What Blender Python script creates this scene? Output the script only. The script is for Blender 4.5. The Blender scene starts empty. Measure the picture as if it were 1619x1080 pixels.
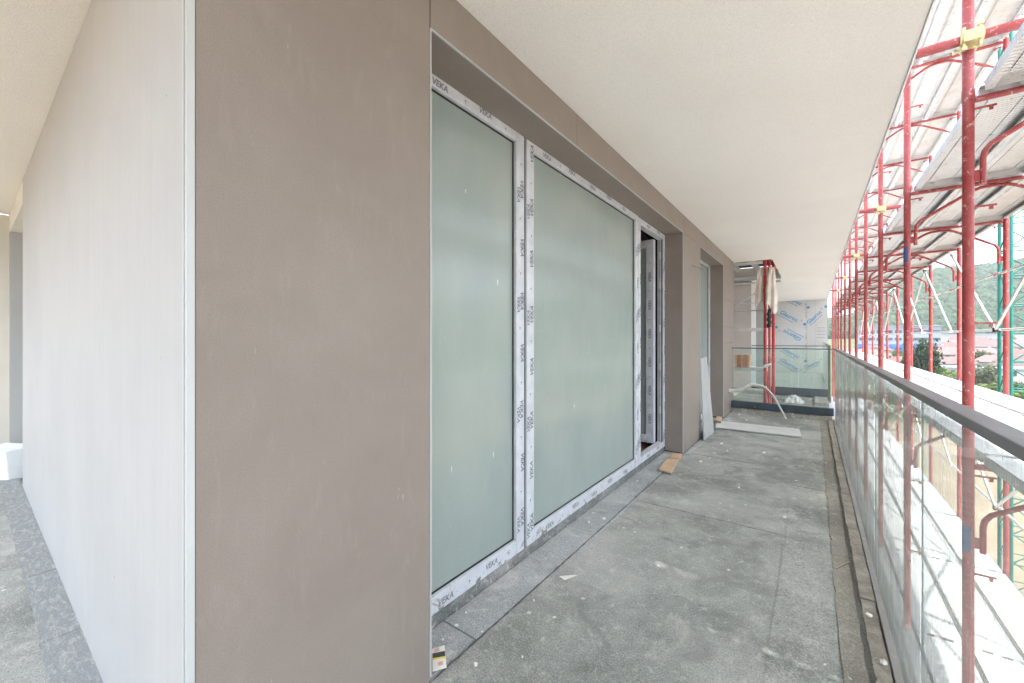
import bpy, math, random
from mathutils import Vector, Matrix
import numpy as np
R = math.radians
random.seed(7)
rng = np.random.default_rng(7)
scene = bpy.context.scene
C = scene.collection

# ------------------------------------------------------------------ camera
H = 1.34                       # eye height above the balcony floor
YAW = 36.5
cam_d = bpy.data.cameras.new('camera')
cam = bpy.data.objects.new('camera', cam_d); C.objects.link(cam)
cam.location = (0, 0, H); cam.rotation_euler = (R(90), 0, R(YAW))
cam_d.sensor_width = 36; cam_d.lens = 36 * 644 / 1619; cam_d.shift_y = -6 / 1619
cam_d.clip_start = 0.03; cam_d.clip_end = 9000
scene.camera = cam
# ------------------------------------------------------------------ world, sun
SUN = Vector((0.45, -0.20, 1.0)).normalized()
w = bpy.data.worlds.new('World'); scene.world = w; w.use_nodes = True
nt = w.node_tree; nt.nodes.clear()
sky = nt.nodes.new('ShaderNodeTexSky'); sky.sky_type = 'NISHITA'; sky.sun_disc = False
sky.sun_elevation = math.asin(SUN.z); sky.sun_rotation = math.atan2(SUN.x, SUN.y)
sky.air_density = 1.0; sky.dust_density = 4.0; sky.ozone_density = 1.0
hs = nt.nodes.new('ShaderNodeHueSaturation'); hs.inputs['Saturation'].default_value = 0.55
bg = nt.nodes.new('ShaderNodeBackground'); bg.inputs['Strength'].default_value = 0.15
ow = nt.nodes.new('ShaderNodeOutputWorld')
nt.links.new(sky.outputs[0], hs.inputs['Color']); nt.links.new(hs.outputs[0], bg.inputs[0]); nt.links.new(bg.outputs[0], ow.inputs[0])
sd = bpy.data.lights.new('sun', 'SUN'); sd.energy = 2.0; sd.angle = R(0.6); sd.color = (1.0, 0.965, 0.92)
so = bpy.data.objects.new('sun', sd); C.objects.link(so); so.rotation_euler = SUN.to_track_quat('Z', 'Y').to_euler()
scene.view_settings.view_transform = 'Standard'; scene.view_settings.look = 'None'
scene.view_settings.gamma = 1; scene.view_settings.use_curve_mapping = False
scene.view_settings.exposure = 2.6
scene.render.engine = 'CYCLES'
scene.cycles.max_bounces = 10; scene.cycles.diffuse_bounces = 7; scene.cycles.transparent_max_bounces = 24
scene.cycles.volume_bounces = 0

# ------------------------------------------------------------------ helpers
def tag(o, label=None, cat=None, group=None, kind=None):
    if label: o['label'] = label
    if cat: o['category'] = cat
    if group: o['group'] = group
    if kind: o['kind'] = kind
    return o
def thing(name, loc, label, cat, group=None, rz=0):
    o = bpy.data.objects.new(name, None); C.objects.link(o); o.location = loc; o.rotation_euler = (0, 0, rz)
    o.empty_display_size = .1
    return tag(o, label, cat, group)
def world_loc(o):
    v = Vector((0, 0, 0))
    while o: v = v + Vector(o.location); o = o.parent
    return v
class MB:
    def __init__(s): s.v = []; s.f = []; s.sm = []; s.mi = []; s.cur = 0
    def add(s, vs, fs, smooth=False):
        n = len(s.v); s.v += [tuple(p) for p in vs]
        for f in fs: s.f.append(tuple(i + n for i in f)); s.sm.append(smooth); s.mi.append(s.cur)
        return s
    def box(s, x0, x1, y0, y1, z0, z1):
        vs = [(x, y, z) for z in (z0, z1) for y in (y0, y1) for x in (x0, x1)]
        return s.add(vs, [(0, 2, 3, 1), (4, 5, 7, 6), (0, 1, 5, 4), (2, 6, 7, 3), (0, 4, 6, 2), (1, 3, 7, 5)])
    def obox(s, c, size, rot):      # oriented box; rot = Matrix 3x3
        hx, hy, hz = [a / 2 for a in size]
        vs = [Vector(c) + rot @ Vector((x, y, z)) for z in (-hz, hz) for y in (-hy, hy) for x in (-hx, hx)]
        return s.add(vs, [(0, 2, 3, 1), (4, 5, 7, 6), (0, 1, 5, 4), (2, 6, 7, 3), (0, 4, 6, 2), (1, 3, 7, 5)])
    def tube(s, pts, r, n=10, cap=True):
        pts = [Vector(p) for p in pts]; rings = []
        if not isinstance(r, (list, tuple)): r = [r] * len(pts)
        up = None
        for i, p in enumerate(pts):
            d = (pts[min(i + 1, len(pts) - 1)] - pts[max(i - 1, 0)]).normalized()
            if up is None:
                a = Vector((0, 0, 1)) if abs(d.z) < .9 else Vector((1, 0, 0))
                up = (a - d * a.dot(d)).normalized()
            else:
                up = (up - d * up.dot(d)).normalized()
            b = d.cross(up)
            rings.append([p + (up * math.cos(2 * math.pi * k / n) + b * math.sin(2 * math.pi * k / n)) * r[i] for k in range(n)])
        vs = [q for rg in rings for q in rg]; fs = []
        for i in range(len(pts) - 1):
            for k in range(n):
                a = i * n + k; b2 = i * n + (k + 1) % n
                fs.append((a, a + n, b2 + n, b2)[::-1])
        s.add(vs, fs, True)
        if cap:
            s.add(rings[0], [tuple(range(n))]); s.add(rings[-1], [tuple(range(n))[::-1]])
        return s
    def prism(s, poly, z0, z1):
        n = len(poly)
        vs = [(x, y, z0) for x, y in poly] + [(x, y, z1) for x, y in poly]
        fs = [tuple(range(n))[::-1], tuple(range(n, 2 * n))] + [(i, (i + 1) % n, n + (i + 1) % n, n + i) for i in range(n)]
        return s.add(vs, fs)
    def mesh(s, name, mats, off=Vector((0, 0, 0))):
        me = bpy.data.meshes.new(name)
        me.from_pydata([tuple(Vector(p) - off) for p in s.v], [], s.f)
        for m in (mats if isinstance(mats, (list, tuple)) else [mats]): me.materials.append(m)
        me.polygons.foreach_set('use_smooth', s.sm); me.polygons.foreach_set('material_index', s.mi)
        me.update(); return me
    def build(s, name, mats, parent=None, bev=0, origin=None):
        if parent is not None: off = world_loc(parent)
        elif origin is not None: off = Vector(origin)
        else:
            a = np.array([tuple(p) for p in s.v]); off = Vector(((a[:, 0].min() + a[:, 0].max()) / 2, (a[:, 1].min() + a[:, 1].max()) / 2, a[:, 2].min()))
        o = bpy.data.objects.new(name, s.mesh(name, mats, off)); C.objects.link(o)
        if parent is not None: o.parent = parent
        else: o.location = off
        if bev:
            m = o.modifiers.new('bevel', 'BEVEL'); m.width = bev; m.segments = 2; m.limit_method = 'ANGLE'
        return o
def copy_tree(o, parent=None):
    c = o.copy(); C.objects.link(c)
    if parent is not None: c.parent = parent
    for ch in KIDS.get(o.name, []): copy_tree(ch, c)
    return c
KIDS = {}
def index_kids(root):
    def rec(o):
        KIDS[o.name] = [c for c in bpy.data.objects if c.parent == o]
        for c in KIDS[o.name]: rec(c)
    rec(root)

cs, sn = math.cos(R(YAW)), math.sin(R(YAW))
def ray(px, py):
    t = (px - 809.5) / 644
    return Vector((-sn + cs * t, cs + sn * t, -(py - 534) / 644))
def on_z(px, py, z):
    d = ray(px, py); k = (z - H) / d.z; return Vector((0, 0, H)) + d * k
def on_x(px, py, x):
    d = ray(px, py); k = x / d.x; return Vector((0, 0, H)) + d * k
def on_y(px, py, y):
    d = ray(px, py); k = y / d.y; return Vector((0, 0, H)) + d * k
ORD = ['zeroth', 'first', 'second', 'third', 'fourth', 'fifth', 'sixth', 'seventh', 'eighth', 'ninth', 'tenth', 'eleventh', 'twelfth', 'thirteenth', 'fourteenth', 'fifteenth', 'sixteenth', 'seventeenth', 'eighteenth', 'nineteenth', 'twentieth', 'twenty-first', 'twenty-second', 'twenty-third', 'twenty-fourth']

# ------------------------------------------------------------------ materials
class NG:
    def __init__(s, name):
        s.m = bpy.data.materials.new(name); s.m.use_nodes = True; s.t = s.m.node_tree; s.t.nodes.clear()
        s.out = s.t.nodes.new('ShaderNodeOutputMaterial')
    def n(s, typ, **kw):
        o = s.t.nodes.new(typ)
        for k, v in kw.items():
            if hasattr(o, k) and k not in o.inputs: setattr(o, k, v)
            else: s.set(o.inputs[k], v)
        return o
    def set(s, inp, v):
        if isinstance(v, bpy.types.NodeSocket): s.t.links.new(v, inp)
        else: inp.default_value = v
    def coord(s, kind='Position', sc=(1, 1, 1)):
        if kind == 'Position': src = s.n('ShaderNodeNewGeometry').outputs['Position']
        else: src = s.n('ShaderNodeTexCoord').outputs['Object']
        if sc == (1, 1, 1): return src
        m = s.n('ShaderNodeVectorMath'); m.operation = 'MULTIPLY'; s.set(m.inputs[0], src); m.inputs[1].default_value = sc
        return m.outputs[0]
    def noise(s, vec, scale, detail=4, rough=.55, dist=0):
        o = s.t.nodes.new('ShaderNodeTexNoise'); s.set(o.inputs['Vector'], vec); o.inputs['Scale'].default_value = scale
        o.inputs['Detail'].default_value = detail; o.inputs['Roughness'].default_value = rough; o.inputs['Distortion'].default_value = dist
        return o.outputs['Fac']
    def ramp(s, fac, a, b, va=0., vb=1.):
        o = s.t.nodes.new('ShaderNodeMapRange'); s.set(o.inputs[0], fac)
        for i, v in zip((1, 2, 3, 4), (a, b, va, vb)): o.inputs[i].default_value = v
        return o.outputs[0]
    def mix(s, fac, a, b):
        o = s.t.nodes.new('ShaderNodeMix'); o.data_type = 'RGBA'
        s.set(o.inputs[0], fac)
        for i, v in ((6, a), (7, b)):
            if isinstance(v, tuple) and len(v) == 3: v = v + (1,)
            s.set(o.inputs[i], v)
        return o.outputs[2]
    def math(s, op, a, b=0.):
        o = s.t.nodes.new('ShaderNodeMath'); o.operation = op; s.set(o.inputs[0], a); s.set(o.inputs[1], b); return o.outputs[0]
    def bump(s, h, strength=.3, dist=.01, normal=None):
        o = s.t.nodes.new('ShaderNodeBump'); s.set(o.inputs['Height'], h); o.inputs['Strength'].default_value = strength; o.inputs['Distance'].default_value = dist
        if normal is not None: s.set(o.inputs['Normal'], normal)
        return o.outputs[0]
    def bsdf(s, col, rough=.6, metal=0., normal=None, spec=.5, **kw):
        o = s.t.nodes.new('ShaderNodeBsdfPrincipled')
        if isinstance(col, tuple) and len(col) == 3: col = col + (1,)
        s.set(o.inputs['Base Color'], col); s.set(o.inputs['Roughness'], rough); s.set(o.inputs['Metallic'], metal)
        s.set(o.inputs['Specular IOR Level'], spec)
        if normal is not None: s.set(o.inputs['Normal'], normal)
        for k, v in kw.items(): s.set(o.inputs[k], v)
        return o.outputs[0]
    def done(s, sh): s.t.links.new(sh, s.out.inputs['Surface']); return s.m
def mul(c, k): return tuple(min(1, a * k) for a in c)
def pmat(name, col, rough=.6, metal=0., var=.2, scale=3, bump=.15, bscale=60, coord='Position', sc=(1, 1, 1), spot=None, spotcol=(.7, .7, .68), spotscale=25, spec=.5, bdist=.004):
    g = NG(name); v = g.coord(coord, sc)
    n1 = g.noise(v, scale, 5); c = g.mix(g.ramp(n1, .3, .7), mul(col, 1 - var), mul(col, 1 + var))
    n2 = g.noise(v, bscale, 3, .6)
    c = g.mix(g.ramp(n2, .35, .65, 0, .35), c, mul(col, 1 - var * 1.3))
    if spot:
        n3 = g.noise(v, spotscale, 3, .6, .4); c = g.mix(g.ramp(n3, spot, spot + .03), c, spotcol)
    nrm = g.bump(n2, bump, bdist) if bump else None
    return g.done(g.bsdf(c, rough, metal, nrm, spec))

# bitumen felt
def felt(name, col, light, blot=1.):
    g = NG(name); v = g.coord()
    big = g.noise(v, 1.1, 6, .62, .3); mid = g.noise(v, 5, 5, .65, .5); gr = g.noise(v, 420, 2, .7); gr2 = g.noise(v, 150, 3, .7)
    c = g.mix(g.ramp(big, .40, .60), mul(col, .88), mul(light, .92))
    c = g.mix(g.ramp(mid, .48, .75, 0, .6 * blot), c, light)
    c = g.mix(g.ramp(gr, .40, .62, 0, .6), c, mul(col, .35))
    c = g.mix(g.ramp(gr2, .50, .70, 0, .55), c, mul(light, 1.3)); g3 = g.noise(v, 95, 3, .75); c = g.mix(g.ramp(g3, .48, .34, 0, .55), c, mul(col, .40))
    g4 = g.noise(g.coord('Position', (1, 1, 1)), 19, 6, .8, .5); c = g.mix(g.ramp(g4, .54, .66, 0, .5), c, (.64, .62, .59))
    # trampled mortar smears and white plaster drops
    vs = g.coord('Position', (1.0, .55, 1)); sm = g.noise(vs, 3.3, 6, .72, .25)
    c = g.mix(g.ramp(sm, .56, .70, 0, .5 * blot), c, (.68, .65, .61))
    vo = g.n('ShaderNodeTexVoronoi'); g.set(vo.inputs['Vector'], v); vo.inputs['Scale'].default_value = 7.5
    msk = g.noise(v, 1.4, 2)
    dist = g.math('ADD', vo.outputs['Distance'], g.math('MULTIPLY', g.noise(v, 40, 2), .10))
    dot = g.math('MULTIPLY', g.ramp(dist, .14, .12, 0, 1), g.ramp(msk, .47, .52))
    c = g.mix(dot, c, (.68, .67, .64))
    dk = g.noise(v, 2.1, 5, .65, 1.0); c = g.mix(g.ramp(dk, .55, .70, 0, .6), c, mul(col, .55))
    h = g.math('ADD', gr, g.math('MULTIPLY', mid, 1.2))
    return g.done(g.bsdf(c, .88, 0., g.bump(h, .55, .006), .3))
M_felt = felt('bitumen_felt', (.278, .292, .272), (.56, .57, .54))
M_felt2 = felt('bitumen_felt_strip', (.34, .365, .37), (.52, .545, .55), .8)
M_felt3 = felt('bitumen_felt_brownish', (.31, .295, .255), (.46, .44, .39), .8)
# smeared adhesive strip at the white wall
g = NG('smeared_felt'); v = g.coord(); vs = g.coord('Position', (1.6, 5, 1))
a = g.noise(vs, 9, 7, .7, .8); b = g.noise(v, 300, 2, .7)
c = g.mix(g.ramp(a, .48, .64, 0, .75), (.33, .35, .355), (.60, .585, .56)); c = g.mix(g.ramp(b, .4, .6, 0, .5), c, (.11, .115, .115))
M_smear = g.done(g.bsdf(c, .85, 0., g.bump(g.math('ADD', a, b), .5, .006), .3))
M_screed = pmat('pale_screed', (.46, .48, .46), .9, 0, .1, 3, .2, 60)
M_updark = felt('bitumen_upstand', (.13, .14, .14), (.30, .31, .31), .6)
M_kerb = pmat('kerb_mortar', (.33, .305, .265), .92, 0, .35, 9, .9, 60, spot=.66, spotcol=(.16, .14, .12), spotscale=30, bdist=.01)
# textured soffit render
g = NG('soffit_render'); v = g.coord()
a = g.noise(v, 190, 3, .65); b = g.noise(v, .9, 3)
c = g.mix(g.ramp(b, .3, .7), (.80, .785, .755), (.85, .838, .812)); c = g.mix(g.ramp(a, .40, .58, .32, 0), c, (.56, .54, .50))
M_soffit = g.done(g.bsdf(c, .95, 0., g.bump(a, .9, .006), .2))
# brown fibre cement
g = NG('brown_fibre_cement'); v = g.coord(); vs = g.coord('Position', (3, 3, .7))
a = g.noise(v, 2.2, 6, .65, .6); b = g.noise(v, 260, 3, .7); s_ = g.noise(vs, 9, 5, .7, .3); k = g.noise(g.coord('Position', (1, 1, .25)), 28, 3, .6, .8)
c = g.mix(g.ramp(a, .3, .7), (.222, .190, .166), (.262, .228, .204)); c = g.mix(g.ramp(b, .42, .62, 0, .5), c, (.188, .162, .144))
c = g.mix(g.ramp(s_, .55, .8, 0, .3), c, (.32, .285, .26)); c = g.mix(g.ramp(k, .735, .76, 0, .35), c, (.45, .42, .39))
M_brown = g.done(g.bsdf(c, .62, 0., g.bump(b, .15, .002), .4))
# white plaster, brushed vertically
g = NG('white_plaster'); v = g.coord(); vs = g.coord('Position', (7, 7, .35))
a = g.noise(vs, 4, 6, .65, .3); b = g.noise(v, 1.1, 4, .6); d = g.noise(v, 130, 3, .7); p = g.noise(v, 30, 2, .5)
c = g.mix(g.ramp(a, .3, .7), (.43, .426, .425), (.46, .456, .455)); c = g.mix(g.ramp(b, .42, .62, 0, .6), c, (.40, .398, .40)); c = g.mix(g.ramp(p, .78, .80), c, (.27, .26, .25))
M_white = g.done(g.bsdf(c, .9, 0., g.bump(g.math('ADD', d, g.math('MULTIPLY', a, .6)), .2, .002), .25))
M_cream = pmat('cream_plaster', (.66, .63, .57), .9, 0, .06, 2, .2, 120)
M_greyplaster = pmat('grey_plaster', (.46, .45, .45), .9, 0, .08, 2, .2, 100)
M_alu = pmat('aluminium_trim', (.66, .67, .67), .4, .55, .08, 8, .05, 60)
M_profile = pmat('white_profile', (.47, .49, .50), .5, 0, .05)
M_dark_alu = pmat('dark_grey_aluminium', (.10, .11, .12), .38, .5, .2, 7, .05, 80, spot=.70, spotcol=(.35, .35, .35), spotscale=40)
M_rail = pmat('grey_anodised_handrail', (.185, .19, .195), .4, .25, .15, 6, .05, 60)
M_channel = pmat('grey_mortar_splashed_channel', (.38, .375, .37), .5, .35, .15, 5, .1, 70, spot=.64, spotcol=(.5, .49, .47), spotscale=18)
M_navy = pmat('dark_blue_grey_channel', (.055, .075, .10), .55, .2, .25, 6, .1, 60, spot=.70, spotcol=(.3, .3, .3))
M_rubber = pmat('black_gasket', (.02, .02, .022), .7, 0, .1)
M_gap = pmat('dark_joint', (.03, .03, .03), .9, 0, .1)
# protective film on window frames
g = NG('white_film'); v = g.coord(); a = g.noise(v, 9, 5, .6, .4); b = g.noise(v, 45, 3, .6)
c = g.mix(g.ramp(a, .35, .65), (.46, .49, .54), (.57, .60, .645)); c = g.mix(g.ramp(b, .70, .74, 0, .5), c, (.40, .40, .42))
sep = g.n('ShaderNodeSeparateXYZ'); g.set(sep.inputs[0], v)
low = g.ramp(sep.outputs[2], .17, .09); c = g.mix(g.math('MULTIPLY', low, g.ramp(g.noise(v, 9, 6, .8, .6), .55, .60)), c, (.16, .145, .13))
M_film = g.done(g.bsdf(c, .33, 0., g.bump(a, .12, .004), .5))
M_pvc = pmat('white_pvc', (.72, .72, .70), .35, 0, .05)
M_ink = pmat('grey_ink', (.17, .18, .21), .6, 0, .25, 40)
M_blueink = pmat('blue_ink', (.05, .30, .55), .6, 0, .1, 20)
# frosted (dusty) glass
g = NG('frosted_glass'); v = g.coord(); a = g.noise(v, .8, 4, .5); b = g.noise(g.coord('Position', (1, 1, .5)), 2.2, 3, .5); d = g.noise(v, 70, 3)
c = g.mix(g.ramp(a, .35, .65), (.335, .395, .375), (.41, .465, .435)); c = g.mix(g.ramp(b, .40, .72, 0, .6), c, (.27, .345, .35)); c = g.mix(g.ramp(g.noise(g.coord('Position', (1, 1, .3)), 13, 6, .7, .5), .5, .8, 0, .2), c, (.52, .57, .56)); c = g.mix(g.ramp(g.noise(v, 48, 3, .5), .70, .74, 0, .4), c, (.6, .64, .62))
df = g.bsdf(c, .20, 0., g.bump(d, .02, .001), 1.)
tr = g.t.nodes.new('ShaderNodeBsdfTranslucent'); tr.inputs[0].default_value = (.5, .62, .58, 1)
ad = g.t.nodes.new('ShaderNodeMixShader'); ad.inputs[0].default_value = .22; g.set(ad.inputs[1], df); g.set(ad.inputs[2], tr.outputs[0])
M_frost = g.done(ad.outputs[0])
# clear balustrade glass: fresnel reflection + dust film
def glass(name, tint, dust=.11, streak=.22):
    g = NG(name); v = g.coord(); fr = g.n('ShaderNodeFresnel'); fr.inputs[0].default_value = 1.45
    geo = g.n('ShaderNodeNewGeometry'); front = g.math('SUBTRACT', 1., geo.outputs['Backfacing'])
    t = g.t.nodes.new('ShaderNodeBsdfTransparent'); t.inputs[0].default_value = tint + (1,)
    gl = g.t.nodes.new('ShaderNodeBsdfGlossy'); gl.inputs['Roughness'].default_value = .02; gl.inputs[0].default_value = (.95, .98, .97, 1)
    m = g.t.nodes.new('ShaderNodeMixShader'); g.set(m.inputs[0], g.math('MULTIPLY', fr.outputs[0], front)); g.set(m.inputs[1], t.outputs[0]); g.set(m.inputs[2], gl.outputs[0])
    df = g.t.nodes.new('ShaderNodeBsdfDiffuse'); df.inputs[0].default_value = (.74, .78, .77, 1)
    s1 = g.noise(g.coord('Position', (9, 9, .5)), 4, 6, .7, .4); s2 = g.noise(v, 2.5, 5, .65, .6); s3 = g.noise(v, 55, 3, .6)
    f = g.math('ADD', g.ramp(s1, .5, .8, dust * .4, streak), g.ramp(s2, .4, .75, 0, dust))
    f = g.math('ADD', f, g.ramp(s3, .68, .72, 0, .15))
    lw = g.n('ShaderNodeLayerWeight'); lw.inputs[0].default_value = .5
    f = g.math('ADD', g.math('MULTIPLY', f, g.ramp(lw.outputs['Facing'], .70, .98, 1., 2.4)), g.ramp(lw.outputs['Facing'], .74, .99, .04, .32))
    f2 = g.math('MULTIPLY', g.math('MINIMUM', f, .75), front)
    m2 = g.t.nodes.new('ShaderNodeMixShader'); g.set(m2.inputs[0], f2); g.set(m2.inputs[1], m.outputs[0]); g.set(m2.inputs[2], df.outputs[0])
    return g.done(m2.outputs[0])
M_glass = glass('dusty_clear_glass', (.955, .985, .98))
M_glass2 = glass('green_clear_glass', (.93, .97, .955), .05, .10)
M_glassedge = pmat('green_glass_edge', (.12, .17, .165), .2, 0, .1)
M_pane_clear = glass('far_glass', (.9, .95, .93), .1, .2)
# scaffold paints and steels
def redpaint(name, col, pale):
    g = NG(name); v = g.coord(); a = g.noise(v, 6, 5, .65); b = g.noise(v, 38, 4, .7, .6); d = g.noise(g.coord('Position', (1, 1, .3)), 60, 3, .7, .5)
    c = g.mix(g.ramp(a, .35, .7), col, pale); c = g.mix(g.ramp(b, .60, .66, 0, .75), c, (.52, .40, .38)); c = g.mix(g.ramp(d, .65, .69, 0, .85), c, (.30, .16, .12))
    return g.done(g.bsdf(c, .42, 0., g.bump(b, .2, .002), .5))
M_red = redpaint('red_scaffold_paint', (.27, .028, .028), (.36, .085, .085))
M_redd = redpaint('deep_red_paint', (.36, .018, .018), (.42, .05, .045))
M_galv = pmat('galvanised_tube', (.62, .63, .63), .38, .6, .12, 14, .1, 90)
g = NG('galvanised_sheet'); v = g.coord(); wv = g.n('ShaderNodeTexWave'); wv.bands_direction = 'Y'; g.set(wv.inputs['Vector'], v); wv.inputs['Scale'].default_value = 10.; wv.inputs['Distortion'].default_value = .35
a = g.noise(v, 5, 5, .65); sp = g.noise(v, 22, 4, .7, .5)
c = g.mix(g.ramp(a, .3, .7), (.50, .51, .515), (.64, .645, .65)); c = g.mix(g.ramp(sp, .60, .70, 0, .75), c, (.22, .21, .20))
M_joint_shade = pmat('painted_joint_shade', (.10, .095, .085), .9, 0, .4, 30)  # dark colour for the shade painted along plank joints
M_sheet = g.done(g.bsdf(c, .45, .35, g.bump(wv.outputs['Fac'], .5, .012), .5))
M_teal = pmat('teal_green_paint', (.010, .15, .12), .45, 0, .15, 4, .1, 60, spot=.72, spotcol=(.3, .5, .45))
M_brass = pmat('yellow_zinc', (.60, .52, .28), .38, .6, .2, 40, .3, 120)
M_sticker = pmat('blue_sticker', (.04, .09, .24), .5, 0, .2, 60)
M_wood = pmat('pale_wood', (.54, .39, .26), .7, 0, .2, 6, .2, 90, sc=(1, 6, 1))
M_parquet = pmat('brown_floorboards', (.26, .14, .08), .5, 0, .2, 5)
M_board = pmat('grey_board', (.56, .57, .56), .8, 0, .08, 6, .1, 120, spot=.70, spotcol=(.62, .61, .58))
M_paper = pmat('white_paper', (.74, .73, .69), .8, 0, .08, 20)
M_foam = pmat('white_foam', (.74, .77, .79), .75, 0, .08, 10, .3, 90)
M_brick = pmat('orange_clay', (.56, .25, .13), .85, 0, .2, 9, .2, 80)
M_brick2 = pmat('pale_clay', (.62, .36, .24), .85, 0, .2, 9, .2, 80)
M_lean = pmat('dull_grey_board', (.36, .37, .37), .85, 0, .1, 6, .1, 90)
M_tarp = pmat('beige_tarpaulin', (.66, .61, .55), .8, 0, .15, 5, .3, 40)
M_plastic = pmat('clear_plastic_sheet', (.62, .66, .67), .3, 0, .25, 12, .5, 18)
M_black = pmat('black_plastic', (.02, .02, .022), .35, 0, .4, 20)
M_conduit = pmat('cream_conduit', (.66, .60, .50), .55, 0, .15, 15, .1)
M_conduit2 = pmat('grey_conduit', (.55, .56, .56), .5, 0, .15, 15)
g = NG('sheathing_board'); v = g.coord(); a = g.noise(v, 3, 4); c = g.mix(g.ramp(a, .3, .7), (.56, .57, .58), (.62, .63, .635)); M_gyps = g.done(g.bsdf(c, .85, 0.))

# ------------------------------------------------------------------ ground, hills
def smooth(a, b, x): t = np.clip((x - a) / (b - a), 0, 1); return t * t * (3 - 2 * t)
PX = np.array([-3000, -600, -150, 0, 55, 109, 132, 170, 205, 241, 330, 500, 900, 3000.])
PH = np.array([15, 14, 18, 22, 36, 76, 97, 101, 100, 108, 122, 128, 100, 60.])
def vnoise(x, y, seed=0):
    return (np.sin(x * 1.0 + seed) * np.cos(y * 1.3 + seed * 2) + .5 * np.sin(x * 2.3 + y * 1.7 + seed) + .25 * np.cos(x * 5.1 - y * 4.3 + seed * 3)) / 1.75
def terrain(x, y):
    x = np.asarray(x, float); y = np.asarray(y, float)
    base = -12 + 12 * smooth(190, 640, y)
    prof = np.interp(x * 900 / np.maximum(y, 500), PX, PH)
    hill = (prof - 3) * smooth(560, 930, y) * (1 - .55 * smooth(1000, 1700, y))
    return base + hill * (1 + .06 * vnoise(x / 60, y / 60, 1)) + 1.0 * vnoise(x / 25, y / 25, 2) * smooth(560, 640, y)
xs = np.concatenate([-np.geomspace(4000, 120, 22), np.linspace(-100, 420, 90), np.geomspace(440, 4000, 20)])
ys = np.concatenate([-np.geomspace(3000, 60, 14), np.linspace(-30, 180, 24), np.linspace(190, 1100, 90), np.geomspace(1140, 4500, 18)])
XX, YY = np.meshgrid(xs, ys); ZZ = terrain(XX, YY)
nx, ny = len(xs), len(ys)
vs_ = np.stack([XX.ravel(), YY.ravel(), ZZ.ravel()], 1)
fs_ = [(j * nx + i, j * nx + i + 1, (j + 1) * nx + i + 1, (j + 1) * nx + i) for j in range(ny - 1) for i in range(nx - 1)]
me = bpy.data.meshes.new('ground'); me.from_pydata(vs_.tolist(), [], fs_); me.polygons.foreach_set('use_smooth', [True] * len(fs_))
g = NG('ground_earth_and_grass'); v = g.coord(); sep = g.n('ShaderNodeSeparateXYZ'); g.set(sep.inputs[0], v)
n = g.noise(v, .035, 5, .6, .5); n2 = g.noise(v, .3, 5, .7); tr_ = g.noise(g.coord('Position', (.5, .12, 1)), .9, 4, .6, 1.)
sand = g.mix(g.ramp(n2, .3, .7), (.17, .135, .09), (.23, .185, .13)); sand = g.mix(g.ramp(tr_, .55, .65, 0, .6), sand, (.15, .115, .08))
grs = g.mix(g.ramp(n2, .35, .65), (.035, .06, .02), (.085, .11, .038)); grs = g.mix(g.ramp(n, .5, .6, 0, .5), grs, (.12, .11, .06))
lim = g.math('ADD', sep.outputs[1], g.math('MULTIPLY', n, 70.)); c = g.mix(g.ramp(lim, 118, 126), sand, grs)
c = g.mix(g.ramp(sep.outputs[1], 560, 620), c, (.035, .055, .018))
me.materials.append(g.done(g.bsdf(c, .95, 0., g.bump(n2, .5, .3), .2)))
o = bpy.data.objects.new('ground', me); C.objects.link(o); tag(o, kind='structure')
# a far blue ridge behind the wooded hill
m = MB(); N = 90; top = []
for i in range(N):
    x = -1500 + i * 50; yb = 3300
    z = 250 + 60 * vnoise(x / 400, 0, 4) + 110 * math.exp(-((x - 1000) / 600) ** 2) + 12 * vnoise(x / 70, 1, 3)
    top.append((x, z))
vs2 = []
for x, z in top: vs2 += [(x, 2700, -5), (x, 3300, z), (x, 4200, -5)]
m.add(vs2, [(3 * i + k, 3 * i + 3 + k, 3 * i + 4 + k, 3 * i + 1 + k) for i in range(N - 1) for k in (0, 1)], True)
M_forest_far = pmat('far_woods', (.05, .075, .035), .95, 0, .3, .01, .5, .05)
tag(m.build('distant_ridge', M_forest_far), kind='structure')

# woods on the hill: thousands of ragged crowns in one mesh
def ico():
    t = (1 + 5 ** .5) / 2
    v = [(-1, t, 0), (1, t, 0), (-1, -t, 0), (1, -t, 0), (0, -1, t), (0, 1, t), (0, -1, -t), (0, 1, -t), (t, 0, -1), (t, 0, 1), (-t, 0, -1), (-t, 0, 1)]
    f = [(0, 11, 5), (0, 5, 1), (0, 1, 7), (0, 7, 10), (0, 10, 11), (1, 5, 9), (5, 11, 4), (11, 10, 2), (10, 7, 6), (7, 1, 8), (3, 9, 4), (3, 4, 2), (3, 2, 6), (3, 6, 8), (3, 8, 9), (4, 9, 5), (2, 4, 11), (6, 2, 10), (8, 6, 7), (9, 8, 1)]
    v = [Vector(a).normalized() for a in v]; mid = {}; nf = []
    def md(a, b):
        k = (min(a, b), max(a, b))
        if k not in mid: mid[k] = len(v); v.append((v[a] + v[b]).normalized())
        return mid[k]
    for a, b, c in f:
        x, y, z = md(a, b), md(b, c), md(c, a); nf += [(a, x, z), (b, y, x), (c, z, y), (x, y, z)]
    return np.array([tuple(a) for a in v]), np.array(nf)
IV, IF = ico()
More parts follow.
